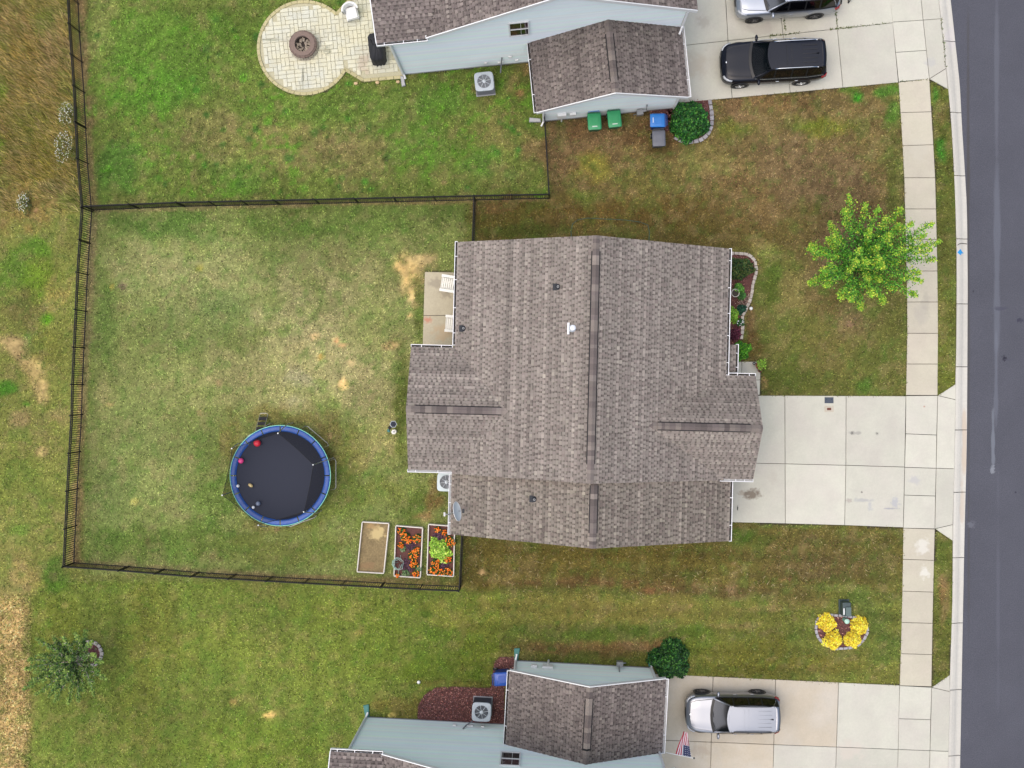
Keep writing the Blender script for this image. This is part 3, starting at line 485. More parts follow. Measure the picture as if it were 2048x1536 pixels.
c = lawn_rgb(qx, qy); bare = ((c[:, 0] > 166) & (c[:, 0] > c[:, 1] * 1.13) & (RNG.rand(len(qx)) < .92)); qx, qy, c = qx[~bare], qy[~bare], c[~bare]
c = c * np.clip(RNG.normal(1.04, .21, len(qx)), .55, 1.35)[:, None]; k = RNG.rand(len(qx)); c[k < .1] = c[k < .1] * .6 + np.array((172, 158, 126.)) * .4; c[k > .88] = c[k > .88] * .5 + np.array((78, 112, 42.)) * .5
blades('lawn_grass', 'short mown grass blades covering the lawns', qx, qy, c, (.08, .15), (.03, .055), (.6, 1.35))
# taller field grass on the far left
N = 30000
qx = np.concatenate([RNG.uniform(-40, 160, N), RNG.uniform(-40, 62, 9000)]); qy = np.concatenate([RNG.uniform(-40, 425, N), RNG.uniform(1190, 1570, 9000)])
keep = qx < np.interp(qy, [-40, 0, 100, 300, 425], [140, 146, 152, 160, 172]) - 6 - 8 * fbm(qy / 20, qy * 0, 5); keep |= (qy > 1000); keep &= ~((qy > 360) & (qy < 430) & (fbm(qx / 25, qy / 25, 9) > .5)); qx, qy = qx[keep], qy[keep]
c = lawn_rgb(qx, qy) * np.clip(RNG.normal(1.1, .32, len(qx)), .4, 1.7)[:, None]; k = RNG.rand(len(qx)); c[k < .22] = c[k < .22] * .4 + np.array((206, 182, 132.)) * .6; c[k > .66] = c[k > .66] * .5 + np.array((106, 122, 50.)) * .5
up = qy < 800
blades('field_grass', 'tall dry straw-coloured field grass outside the fence', qx[up], qy[up], c[up], (.25, .6), (.025, .055), (.5, 1.3), lean=(2.5, .5))
blades('field_grass', 'dry straw stubble at the lower left edge', qx[~up], qy[~up], c[~up], (.08, .22), (.03, .06), (.4, 1.3))
# ------------------------------------------------------------------ houses
class Fr:                                            # a frame turned with a house; local metres about its base point
    def __init__(s, deg, cu, cv): s.d = math.radians(deg); s.cu, s.cv = cu, cv
    def world(s): c, n = math.cos(s.d), math.sin(s.d); return (s.cu * c - s.cv * n, s.cu * n + s.cv * c, 0)
    def __call__(s, u, v, z=0.): return Vector((u - s.cu, v - s.cv, z))
    def px(s, px, py, z=0.):
        x, y, _ = P(px, py, z); c, n = math.cos(-s.d), math.sin(-s.d); return (x * c - y * n, x * n + y * c)
PAL_MAIN = [((146, 137, 128), .5), ((141, 131, 123), .35), ((134, 123, 116), .08), ((151, 143, 132), .07)]
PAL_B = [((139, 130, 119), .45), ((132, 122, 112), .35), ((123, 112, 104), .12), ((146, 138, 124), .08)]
PAL_N = [((130, 120, 114), .45), ((122, 112, 107), .35), ((112, 102, 98), .12), ((138, 129, 121), .08)]
def shingles(parent, E0, E1, R0, seed, pal, tint=(1, 1, 1), clip=None):
    rs = np.random.RandomState(seed); es = (E1 - E0); Lg = es.length; es = es / Lg; et = R0 - E0; et = et - es * et.dot(es); T = et.length; et = et / T; n = es.cross(et)
    if n.z < 0: n = -n
    m = MB(); ex = .146; k = 0; t0 = 0.; w8 = np.cumsum([w for _, w in pal])
    while t0 < T - .01:
        t1 = min(t0 + ex + .015, T); s = -rs.rand() * .3; tooth = rs.rand() < .5; shade = rs.normal(1, .045)
        while s < Lg:
            w = rs.uniform(.09, .18) if tooth else rs.uniform(.055, .11); a, b = max(s, 0), min(s + w, Lg)
            if b - a > .005 and not (clip and clip(s + w / 2, t0, Lg)):
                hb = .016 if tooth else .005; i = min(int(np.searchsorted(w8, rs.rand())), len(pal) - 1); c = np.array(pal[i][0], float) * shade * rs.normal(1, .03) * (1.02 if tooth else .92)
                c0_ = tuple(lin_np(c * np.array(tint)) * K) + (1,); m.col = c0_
                pt = lambda s_, t_, h_: E0 + es * s_ + et * t_ + n * h_
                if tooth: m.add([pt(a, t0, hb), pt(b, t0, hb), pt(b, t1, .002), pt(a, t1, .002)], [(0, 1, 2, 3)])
                else:                                   # printed dark band also paints the recess shade between the tabs
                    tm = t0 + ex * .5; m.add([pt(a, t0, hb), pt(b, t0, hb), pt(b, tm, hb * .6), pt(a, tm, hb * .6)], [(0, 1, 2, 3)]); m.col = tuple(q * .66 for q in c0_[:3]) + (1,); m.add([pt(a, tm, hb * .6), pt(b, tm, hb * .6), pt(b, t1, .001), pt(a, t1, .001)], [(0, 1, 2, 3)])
                m.col = tuple(q * .42 for q in c0_[:3]) + (1,); m.add([pt(a, t0 - .02, -.002), pt(b, t0 - .02, -.002), pt(b, t0, hb), pt(a, t0, hb)], [(0, 1, 2, 3)])  # butt edges coloured darker to paint the shadow line under each course
            s += w; tooth = not tooth if rs.rand() < .86 else tooth
        t0 += ex; k += 1
    return m.build('shingles', M['shingle'], parent, kind='stuff')
def gable(fr, par, axis, lo, hi, mid, b0, b1, ze, zr, seed, pal, trim, vent=None, caps=None, clip=None, deck1=None):
    A = (lambda a, b, z: fr(a, b, z)) if axis == 'v' else (lambda a, b, z: fr(b, a, z))
    d = MB(); bb1 = b1; b1 = deck1 or b1
    for e in (lo, hi):
        d.add([A(e, b0, ze - .012), A(e, b1, ze - .012), A(mid, b1, zr - .012), A(mid, b0, zr - .012), A(e, b0, ze - .17), A(e, b1, ze - .17), A(mid, b1, zr - .17), A(mid, b0, zr - .17)], [(0, 1, 2, 3), (4, 7, 6, 5), (0, 4, 5, 1), (0, 3, 7, 4), (1, 5, 6, 2)])
    rf = d.build('roof', M[trim], par); b1 = bb1
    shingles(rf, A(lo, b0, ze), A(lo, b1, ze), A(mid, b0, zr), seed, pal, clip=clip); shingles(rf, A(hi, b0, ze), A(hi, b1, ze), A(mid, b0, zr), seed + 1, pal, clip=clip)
    if trim == 'white_trim':
        for e in (lo, hi):
            for bb, sg in ((b0, -1), (b1, 1)):
                if deck1 and sg > 0: continue
                q = [A(e, bb, ze + .02), A(mid, bb, zr + .02), A(mid, bb, zr - .24), A(e, bb, ze - .24)]; o_ = [A(e, bb + sg * .04, ze + .02), A(mid, bb + sg * .04, zr + .02), A(mid, bb + sg * .04, zr - .24), A(e, bb + sg * .04, ze - .24)]
                MB().add(q + o_, [(0, 1, 2, 3), (7, 6, 5, 4), (0, 4, 5, 1), (3, 2, 6, 7), (0, 3, 7, 4)]) if False else (lambda m_: (m_.add(q + o_, [(0, 1, 2, 3), (7, 6, 5, 4), (0, 4, 5, 1), (3, 2, 6, 7), (0, 3, 7, 4)]), m_.build('rake_board', M['white_trim'], rf)))(MB())
    # ridge: plain caps to the ends, raised vent between
    c0, c1 = caps or (b0, b1); rs = np.random.RandomState(seed + 5); run = (hi - mid); sl = (zr - ze) / run
    def cap(x0, x1, hw, h, col, nm, par_):
        m = MB(); m.col = col; q = hw * sl
        m.add([A(mid - hw, x0, zr - q + h), A(mid, x0, zr + h), A(mid + hw, x0, zr - q + h), A(mid - hw, x1, zr - q + h - .006), A(mid, x1, zr + h - .006), A(mid + hw, x1, zr - q + h - .006), A(mid - hw, x0, zr - q + h - .03), A(mid + hw, x0, zr - q + h - .03), A(mid - hw, x1, zr - q + h - .03), A(mid + hw, x1, zr - q + h - .03)], [(0, 1, 4, 3), (1, 2, 5, 4), (0, 3, 8, 6), (2, 7, 9, 5), (0, 6, 1), (1, 7, 2)])
        return m.build(nm, M['shingle'], par_)
    def colr(): return tuple(lin_np(np.array(((126, 117, 111), (110, 101, 97), (138, 128, 120), (118, 108, 104))[rs.randint(4)], float) * rs.normal(1, .04)) * K) + (1,)
    rc = rf
    x = c0
    while x < c1 - .02:
        w = min(rs.uniform(.14, .3), c1 - x)
        inv = vent and vent[0] <= x + w / 2 <= vent[1]
        cap(x, x + w, .15, .075 if inv else .03, colr(), 'ridge_cap', rc); x += w
    if vent:
        m = MB(); hw = .192; q = hw * sl
        m.add([A(mid - hw, vent[0], zr - q + .036), A(mid, vent[0], zr + .05), A(mid + hw, vent[0], zr - q + .036), A(mid - hw, vent[1], zr - q + .036), A(mid, vent[1], zr + .05), A(mid + hw, vent[1], zr - q + .036), A(mid - hw, vent[0], zr - q - .02), A(mid + hw, vent[0], zr - q - .02), A(mid - hw, vent[1], zr - q - .02), A(mid + hw, vent[1], zr - q - .02)], [(0, 1, 4, 3), (1, 2, 5, 4), (0, 3, 8, 6), (2, 7, 9, 5)])
        m.build('ridge_vent', M['vent_black'], rf)
    return rf
def gutter(fr, par, p0, p1, out, z, trough='trough_dark', step=1.15, w=.125):
    a, b = fr(p0[0], p0[1], z), fr(p1[0], p1[1], z); d = (b - a); Lg = d.length; d = d / Lg; o = Vector((out[0], out[1], 0)); ang = math.atan2(d.y, d.x)
    m = MB(); mid = (a + b) / 2
    m.box(mid + o * (w - .014) + Vector((0, 0, -.06)), (Lg, .028, .14), ang); m.box(mid + o * .006 + Vector((0, 0, -.07)), (Lg, .012, .12), ang); m.box(mid + o * (w / 2) + Vector((0, 0, -.125)), (Lg, w - .004, .012), ang)
    for e in (a, b): m.box(e + o * (w / 2) + Vector((0, 0, -.06)), (.022, w, .135), ang)
    g_ = m.build('gutter', M['gutter_white'], par)
    MB().box(mid + o * (w / 2 - .01) + Vector((0, 0, -.08)), (Lg - .04, w - .044, .02), ang).build('gutter_trough', M[trough], g_)
    n = max(2, int(Lg / step))
    for i in range(n):
        t = (i + .5) / n * Lg + random.uniform(-.1, .1); MB().box(a + d * t + o * (w / 2) + Vector((0, 0, -.002)), (.03, w, .01), ang).build('gutter_hanger', M['gutter_white'], g_)
    return g_
def siding(fr, par, u0, u1, v, face, h_left, h_right, matn, apex=None, z0=.12):
    """lap boards on a wall along u; apex=(u,z) makes a gable"""
    m = MB(); lap = .125; z = z0; bc = C(228, 236, 235, .98) if 'top' in matn else C(230, 241, 234, 1.); rs_ = random.Random(5)
    def bounds(z):
        if apex and z > h_left:
            f = (z - h_left) / (apex[1] - h_left); return u0 + (apex[0] - u0) * f, u1 + (apex[0] - u1) * f
        return u0, u1
    zt = apex[1] if apex else h_left
    while z < zt - .02:
        m.col = tuple(q * rs_.uniform(.93, 1.0) for q in bc[:3]) + (1,); z1 = min(z + lap, zt); a0, a1 = bounds(z); c0, c1 = bounds(z1); o = face * .03
        m.add([fr(a0, v + o, z), fr(a1, v + o, z), fr(c1, v + face * .002, z1), fr(c0, v + face * .002, z1), fr(a0, v, z), fr(a1, v, z)], [(0, 1, 2, 3), (4, 5, 1, 0)]); z = z1
    return m.build('siding', M['lap_board'], par, kind='stuff')
def wallbox(fr, par, u0, u1, v0, v1, h, matn, apex=None, axis='v', name='wall'):
    m = MB(); p = lambda u, v, z: fr(u, v, z)
    m.add([p(u0, v0, -.1), p(u1, v0, -.1), p(u1, v1, -.1), p(u0, v1, -.1), p(u0, v0, h), p(u1, v0, h), p(u1, v1, h), p(u0, v1, h)], [(0, 1, 5, 4), (1, 2, 6, 5), (2, 3, 7, 6), (3, 0, 4, 7), (4, 5, 6, 7)])
    if apex:
        if axis == 'v': m.add([p(u0, v0, h), p(u1, v0, h), p(apex[0], v0, apex[1]), p(u0, v1, h), p(u1, v1, h), p(apex[0], v1, apex[1])], [(0, 1, 2), (3, 5, 4)])
        else: m.add([p(u0, v0, h), p(u0, v1, h), p(u0, apex[0], apex[1]), p(u1, v0, h), p(u1, v1, h), p(u1, apex[0], apex[1])], [(0, 2, 1), (3, 4, 5)])
    return m.build(name, M[matn], par)
def vent_pipe(fr, par, u, v, zroof, slope, axis=1):
    """lead-flashed plumbing vent; slope = rise per metre towards +u"""
    m = MB(); s = slope
    pts = [(-.16, -.15), (.02, -.15), (.02, .15), (-.16, .15)]; m.add([(x, y, x * s + .022) for x, y in pts] + [(x, y, x * s + .0) for x, y in pts], [(0, 1, 2, 3), (0, 4, 5, 1), (1, 5, 6, 2), (2, 6, 7, 3), (3, 7, 4, 0)])
    m.lathe([(.135, .0), (.13, .05), (.09, .075), (.055, .12), (.05, .14)], 16, (.06, 0, 0)); r = m.build('vent_pipe', M['flash_black'], par, loc=fr(u, v, zroof))
    MB().lathe([(.05, .0), (.05, .26), (.032, .26), (.032, .05)], 14, (.06, 0, 0)).build('pipe', M['trough_light'], r)
# ---- main house
f = Fr(-1.4, 2.2, -.3); hs = thing('house', 'central single-storey house with grey shingle roof and two cross gables', 'house', f.world(), f.d); MH = hs
wallbox(f, hs, -3.7, 8.05, -4.2, 6.1, 2.75, 'siding_main', (2.17, 5.7), 'v'); wallbox(f, hs, -3.75, 8.4, -6.7, -4.21, 2.5, 'siding_main', (2.3, 5.5), 'v')
wallbox(f, hs, -5.75, -3.0, -3.72, 1.22, 2.7, 'siding_main', (-1.25, 3.85), 'u'); wallbox(f, hs, 8.0, 9.4, -3.78, .28, 2.7, 'siding_main', (-1.72, 4.4), 'u')
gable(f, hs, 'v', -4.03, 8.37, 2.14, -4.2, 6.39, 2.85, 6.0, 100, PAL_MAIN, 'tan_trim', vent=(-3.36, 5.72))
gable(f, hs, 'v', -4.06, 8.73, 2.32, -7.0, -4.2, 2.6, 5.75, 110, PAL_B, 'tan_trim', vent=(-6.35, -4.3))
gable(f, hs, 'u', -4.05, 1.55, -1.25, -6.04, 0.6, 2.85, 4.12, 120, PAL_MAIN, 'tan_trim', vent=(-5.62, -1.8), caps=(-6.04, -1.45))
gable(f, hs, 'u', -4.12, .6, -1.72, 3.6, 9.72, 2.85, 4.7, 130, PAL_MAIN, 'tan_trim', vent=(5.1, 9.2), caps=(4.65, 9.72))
gutter(f, hs, (-4.03, 1.68), (-4.03, 6.41), (-1, 0), 2.86); gutter(f, hs, (-6.04, 1.55), (-4.16, 1.55), (0, 1), 2.86, step=.9)
gutter(f, hs, (-6.06, -4.05), (-3.3, -4.05), (0, -1), 2.86, 'trough_light', .9); gutter(f, hs, (-4.06, -4.25), (-4.06, -7.0), (-1, 0), 2.61, 'trough_light', .9)
gutter(f, hs, (8.37, .62), (8.37, 6.39), (1, 0), 2.86); gutter(f, hs, (8.5, .6), (9.72, .6), (0, 1), 2.86, step=.6); gutter(f, hs, (7.95, -4.12), (9.72, -4.12), (0, -1), 2.86, 'trough_light', .5); gutter(f, hs, (8.73, -4.25), (8.73, -7.0), (1, 0), 2.61, step=1.)
# little porch roof
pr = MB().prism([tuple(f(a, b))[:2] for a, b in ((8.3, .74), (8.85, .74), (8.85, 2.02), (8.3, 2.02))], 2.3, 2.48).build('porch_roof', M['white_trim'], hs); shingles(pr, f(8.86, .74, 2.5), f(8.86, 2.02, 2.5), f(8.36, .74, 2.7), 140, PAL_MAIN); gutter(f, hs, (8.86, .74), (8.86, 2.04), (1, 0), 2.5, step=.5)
MB().box(f(8.78, 1.95, 1.15), (.11, .11, 2.3)).build('porch_post', M['white_trim'], hs)
def on_main(px, py, zg):                             # height of the main slope below a pixel
    z = zg
    for _ in range(8):
        u, v = f.px(px, py, z); z = 6.0 - (abs(u - 2.14)) * (3.15 / 6.17) if v > -4.2 else 5.75 - abs(u - 2.32) * (3.15 / 6.38)
    return u, v, z
for px, py in ((1113, 574), (925, 657), (1066, 998)): u, v, z = on_main(px, py, 4); vent_pipe(f, hs, u, v, z + .01, .51)
u, v, z = on_main(1145, 657, 5); 
r = MB().box((-.17, 0, -.05), (.09, .5, .05), 0, ('Y', -.47)).build('flue', M['pipe_white'], hs, loc=f(u, v, z)); MB().lathe([(.17, -.05), (.15, .1), (.075, .22), (.07, .5)], 18).build('flue_pipe', M['ac_cover'], r); MB().lathe([(.0, .66), (.12, .64), (.13, .54), (.08, .5)], 18).build('flue_cap', M['pipe_white'], r, smooth=True)
# ---- neighbours: two-storey house with a low garage in front
def window(fr, par, u0, u1, v, face, z0, z1, g):
    w, h = u1 - u0, z1 - z0; o = face * .05; m = MB()
    for s in (-1, 1): m.box((s * (w / 2 - .03), o, 0), (.06, .07, h)); m.box((0, o, s * (h / 2 - .03)), (w - .12, .07, .06))
    m.box((0, o, -.0), (w - .12, .06, .06)); r = m.build('window', M['white_trim'], par, loc=fr((u0 + u1) / 2, v, (z0 + z1) / 2))
    for s in (-1, 1): MB().box((0, face * .045, s * h / 4), (w - .12, .02, h / 2 - .06)).build('pane', M[g if s > 0 else 'window_glass'], r)
    MB().box((.08, face * .058, 0), (.012, .01, h - .12)).build('muntin', M['white_trim'], r)
def downspout(fr, par, pts, name='downspout', mt='white_trim'):
    m = MB(); q = [fr(*p) for p in pts]
    m.tube(q, .052, 8); return m.build(name, M[mt], par)
def neighbour(name_label, deg, flip, wl, wr, vw, rear0, rear1, main1, gl, gr, gv, groof, sid, seed, win, ridge_u):
    """flip=1: front wall faces -v (towards the middle), flip=-1 mirrored"""
    F_ = Fr(deg, (wl + wr) / 2, vw + flip * 2); hs = thing('house', name_label, 'house', F_.world(), F_.d); s = flip
    far = vw + s * 9; zr = 5.5 + (ridge_u - rear1) * .56
    wallbox(F_, hs, rear1 + .4, wr, min(vw, far), max(vw, far), 5.35, sid, (ridge_u, zr - .3), 'v'); wallbox(F_, hs, wl, rear1 + .41, min(vw + s * .001, far), max(vw + s * .001, far), 5.35, sid)
    siding(F_, hs, wl, rear1 + .4, vw, -s, 5.35, 5.35, sid); siding(F_, hs, rear1 + .4, wr, vw, -s, 5.35, 5.35, sid, (ridge_u, zr - .3))
    rk = vw - s * .24
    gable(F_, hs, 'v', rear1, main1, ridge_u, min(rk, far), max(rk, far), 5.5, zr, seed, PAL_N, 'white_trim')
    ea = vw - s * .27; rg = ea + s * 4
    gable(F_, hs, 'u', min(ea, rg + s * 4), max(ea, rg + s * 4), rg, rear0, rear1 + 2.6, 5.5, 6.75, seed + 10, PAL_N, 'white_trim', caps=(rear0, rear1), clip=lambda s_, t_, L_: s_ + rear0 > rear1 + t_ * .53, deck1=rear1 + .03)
    gutter(F_, hs, (rear0, ea), (rear1 + .05, ea), (0, -s), 5.51, step=.7)
    # garage
    wallbox(F_, hs, gl, gr, min(gv, vw), max(gv, vw), 2.7, sid, ((groof[0] + groof[1]) / 2, 4.55), 'v', 'garage_wall'); gm = (groof[0] + groof[1]) / 2
    siding(F_, hs, gl, gr, gv, -s, 2.7, 2.7, sid, (gm, 4.55)); e = gv - s * .3
    gable(F_, hs, 'v', groof[0], groof[1], gm, min(e, vw - s * .02), max(e, vw - s * .02), 2.85, 4.8, seed + 20, PAL_N, 'white_trim', vent=(e + s * .55, vw - s * .62) if s > 0 else (vw + .62, e - .55))
    gutter(F_, hs, (groof[0], e), (groof[0], vw - s * .02), (-1, 0), 2.86); gutter(F_, hs, (groof[1], e), (groof[1], vw - s * .02), (1, 0), 2.86, 'trough_light')
    m = MB()
    for uu, hh in ((wl - .02, 5.3), ): m.box(F_(uu, vw - s * .012, hh / 2), (.1, .06, hh))
    for uu in (gl - .01, gr + .01): m.box(F_(uu, gv - s * .012, 1.35), (.1, .06, 2.7))
    m.build('corner_board', M['white_trim'], hs); MB().box(F_((gl + gr) / 2, gv - s * .01, .06), (gr - gl, .06, .16)).build('foundation', M['splash_grey'], hs); MB().box(F_((wl + gl) / 2, vw - s * .01, .06), (gl - wl, .05, .14)).build('foundation', M['splash_grey'], hs)
    window(F_, hs, win[0], win[1], vw, -s, win[2], win[3], 'window_warm')
    MB().box(F_(gr + .01, (gv + vw) / 2, 1.1), (.04, 2.5, 2.15)).build('garage_door', M['white_trim'], hs)
    return F_, hs
FT, HT = neighbour('pale blue two-storey house at the top edge with grey roof', 5.8, 1, -5.17, 7.9, 15.6, -5.63, -3.49, 8.28, 1.37, 7.63, 12.67, (.98, 7.96), 'siding_top', 200, (.1, 1.0, 4.0, 5.7), 2.4)
FB, HB = neighbour('pale blue two-storey house at the bottom edge with grey roof', -3, -1, -7.64, 6.2, -16.56, -8.29, -6.09, 6.6, -.56, 5.92, -13.46, (-.81, 6.34), 'siding_bottom', 300, (-1.0, -.1, 3.85, 5.5), .25)
downspout(FT, HT, [(-5.2, 15.42, 5.35), (-5.15, 15.53, 5.0), (-5.15, 15.53, .3), (-5.1, 15.35, .12)]); downspout(FT, HT, [(7.9, 15.4, 5.35), (7.95, 15.5, 5.1), (7.95, 15.5, 3.3), (7.8, 15.2, 3.05)]); downspout(FT, HT, [(7.8, 12.5, 2.7), (7.66, 12.6, 2.4), (7.66, 12.6, .1)]); downspout(FT, HT, [(1.1, 12.5, 2.7), (1.33, 12.6, 2.4), (1.33, 12.6, .2), (1.2, 12.4, .1)])
downspout(FB, HB, [(-7.75, -16.4, 5.35), (-7.66, -16.48, 5.0), (-7.66, -16.48, .3), (-7.6, -16.3, .12)]); downspout(FB, HB, [(6.2, -13.2, 2.7), (5.97, -13.38, 2.4), (5.97, -13.38, .3), (5.9, -13.1, .15)]); downspout(FB, HB, [(-.72, -13.2, 2.7), (-.6, -13.38, 2.4), (-.6, -13.38, .25), (-.56, -13.1, .12)]); downspout(FB, HB, [(6.15, -16.5, 5.3), (6.2, -16.48, 4.5), (6.2, -16.48, .5)])
def fitting(fr, par, name, u, v, z, d, mt='white_plastic', face=-1):
    return MB().box(fr(u, v + face * (d[1] / 2 + .02), z), d).build(name, M[mt], par, bevel=.01)
for u_, z_ in ((-1.15, .62), (.05, 1.15), (.35, .55)): fitting(FT, HT, 'wall_outlet', u_, 15.59, z_, (.16, .06, .16))
fitting(FT, HT, 'line_cover', -.45, 15.59, .45, (.3, .05, .14)); MB().tube([FT(-.35, 15.55, 1.15), FT(-.4, 15.5, .7), FT(-.42, 15.45, .5), FT(-.5, 15.1, .3)], .03).build('refrigerant_line', M['ac_body'], HT)
fitting(FT, HT, 'meter_box', 2.2, 12.66, 1.0, (.42, .14, .5)); MB().tube([FT(2.2, 12.58, .8), FT(2.2, 12.56, 0)], .04).build('conduit', M['white_plastic'], HT); fitting(FT, HT, 'meter_box', 2.72, 12.66, 1.0, (.3, .12, .32))
MB().box(FT(5.95, 12.45, .55), (.3, .24, .3)).tube([FT(6.25, 12.62, 1.2), FT(6.25, 12.5, .7), FT(5.95, 12.45, .62), FT(5.7, 12.45, .3), FT(5.7, 12.5, 0)], .03).build('gas_meter', M['galvanised'], HT)
fitting(FB, HB, 'meter_box', .3, -13.45, 1.0, (.28, .12, .3), face=1); fitting(FB, HB, 'meter_box', .95, -13.45, .9, (.5, .1, .55), face=1); MB().tube([FB(.95, -13.36, .9), FB(1.0, -13.34, 0)], .05).build('conduit', M['white_plastic'], HB)
MB().box(FB(4.4, -13.2, .5), (.3, .24, .3)).tube([FB(4.35, -13.42, 1.1), FB(4.35, -13.3, .7), FB(4.4, -13.2, .5), FB(4.7, -13.2, .3)], .03).build('gas_meter', M['galvanised'], HB)
for u_, z_ in ((-3.35, .6), (-2.0, .6)): fitting(FB, HB, 'wall_outlet', u_, -16.55, z_, (.16, .06, .16), face=1)
fitting(FB, HB, 'line_cover', -2.6, -16.55, .55, (.28, .05, .16), face=1); MB().tube([FB(-2.9, -16.5, 1.1), FB(-2.8, -16.45, .8), FB(-2.5, -16.3, .5)], .03).build('refrigerant_line', M['ac_body'], HB)
# ------------------------------------------------------------------ fences
def fence(label, pts, posts_at=None, h=1.24):
    r = thing('metal_fence', label, 'fence', P(*pts[0]), 0, 'black metal fences'); o = Vector(P(*pts[0])); w = [Vector(P(*p)) - o for p in pts]
    global PK
    for a, b in zip(w[:-1], w[1:]):
        d = b - a; L_ = d.length; ang = math.atan2(d.y, d.x); d = d / L_; m_ = (a + b) / 2
        for z in (.12, h - .17, h): MB().box(m_ + Vector((0, 0, z)), (L_, .042, .045), ang).build('rail', M['fence_black'], r)
        n = max(1, int(round(L_ / 1.8)))
        for i in range(n + 1):
            if i == 0 and a is not w[0]: continue
            link('post', PK[1], None, r, loc=a + d * (L_ * i / n), rz=ang)
        k = int(L_ / .104)
        for i in range(1, k):
            if abs((i / k * n) % 1.0) * L_ / n < .05: continue
            link('picket', PK[0], None, r, loc=a + d * (L_ * i / k), rz=ang)
    return r
PK = [MB().box((0, 0, .65), (.022, .022, 1.16)).mesh('picket'), MB().box((0, 0, .65), (.052, .052, 1.36)).box((0, 0, 1.34), (.062, .062, .03)).mesh('post')]
for q in PK: q.materials.append(M['fence_black'])
LF = [(155.5, -48), (161, 65), (170, 186), (177, 328), (185.5, 424), (177, 550), (166.7, 769), (165.4, 829), (156.8, 977), (149.7, 1124.6)]
fence('long black metal fence along the field on the left', LF)
fence('black metal fence along the bottom of the central back yard', [(149.7, 1124.6), (258.4, 1132.3), (399, 1144), (545.5, 1152.8), (692.5, 1161), (845, 1169), (922, 1172)])
fence('black metal fence between the two back yards', [(187.5, 421), (370, 413.5), (560, 409.5), (951, 400.5), (1098, 397.5)])
fence('short black fence run from yard corner to the upper wall of the central house', [(951, 402.5), (948, 492)])
fence('short black fence run ending at the top neighbour garage corner', [(1098, 396), (1092.5, 299), (1088.8, 244)])
fence('short black fence run beside the flower-filled raised bed', [(922, 1171), (927, 1062), (928, 1050)])
# ------------------------------------------------------------------ plants
def leaf_mesh(name, cen, size, col, up=.6, aspect=.62, K2=None):
    n = len(cen); d = RNG.normal(size=(n, 3)); d[:, 2] = np.abs(d[:, 2]) + up * 2; d /= np.linalg.norm(d, axis=1)[:, None]
    a = np.cross(d, RNG.normal(size=(n, 3))); a /= np.linalg.norm(a, axis=1)[:, None]; b = np.cross(d, a); s = size * RNG.uniform(.7, 1.25, n)[:, None] if np.isscalar(size) else size[:, None]
    V = np.stack([cen - a * s, cen - b * s * aspect + d * s * .12, cen + a * s, cen + b * s * aspect + d * s * .12], 1).reshape(-1, 3); F = np.arange(4 * n).reshape(-1, 4)
    return foreach_mesh(name, V, F, np.repeat(lin_np(col) * (K2 or K), 4, 0))
def pick(cols, n, j=.1):
    c = np.array(cols, float)[RNG.randint(len(cols), size=n)]; return c * RNG.normal(1, j, n)[:, None]
def blob_plant(name, label, cat, px, py, r, hgt, cols, n, leaf=.05, group=None, flowers=None, squash=1., mt='foliage', z0=0., up=.6, irr=.2, part='foliage', rot=None):
    x, y, _ = P(px, py, hgt * .6); t = thing(name, label, cat, (x, y, z0), RNG.uniform(0, 6) if rot is None else rot, group)
    d = RNG.normal(size=(n, 3)); d[:, 2] = np.abs(d[:, 2]); d /= np.linalg.norm(d, axis=1)[:, None]; ang = np.arctan2(d[:, 1], d[:, 0])
    lob = 1 + irr * (np.sin(ang * 3 + RNG.rand() * 6) * .5 + np.sin(ang * 5 + RNG.rand() * 6) * .5) * (1 - d[:, 2] ** 2); rr = RNG.uniform(.35, 1, n) ** .45 * lob
    lump = fbm(d[:, 0] * 3 + 9 + px, d[:, 1] * 3 + py, 3, 2); rr = rr * (.78 + .44 * lump); cen = d * rr[:, None] * np.array((r, r * squash, hgt)); cen[:, 2] = np.maximum(cen[:, 2], .03)
    c = pick(cols, n, .13) * (.82 + .36 * lump)[:, None]
    link(part, leaf_mesh(part, cen, leaf, c, up), M[mt], t)
    m = MB()
    for _ in range(5): a = RNG.uniform(0, 6.28); m.tube([(0, 0, -.02), (math.cos(a) * r * .3, math.sin(a) * r * .3, hgt * .4), (math.cos(a) * r * .6, math.sin(a) * r * .6, hgt * .7)], [.02, .014, .006], 5)
    m.build('stem', M['bark_dark'], t)
    if flowers:
        fc, nf, fs = flowers; a = RNG.uniform(0, 6.28, nf); q = np.sqrt(RNG.uniform(0, 1, nf)) * .92; fb = MB()
        for i in range(nf):
            z = hgt * (1.02 - .35 * q[i] ** 2) + .02; X, Y = q[i] * r * math.cos(a[i]), q[i] * r * squash * math.sin(a[i]); cc = np.array(fc[RNG.randint(len(fc))], float) * RNG.normal(1, .06); fb.col = tuple(lin_np(cc) * K) + (1,)
            s_ = fs * RNG.uniform(.75, 1.15); k_ = 7; tx, ty = RNG.uniform(-.25, .25, 2)
            fb.add([(X, Y, z + s_ * .35)] + [(X + s_ * math.cos(j * 2 * PI / k_) * (1 if j % 2 else .86), Y + s_ * math.sin(j * 2 * PI / k_) * (1 if j % 2 else .86), z + s_ * (tx * math.cos(j * 2 * PI / k_) + ty * math.sin(j * 2 * PI / k_))) for j in range(k_)], [(0, 1 + j, 1 + (j + 1) % k_) for j in range(k_)])
        fb.build('flower_heads', M['petal'], t, kind='stuff')
    return t
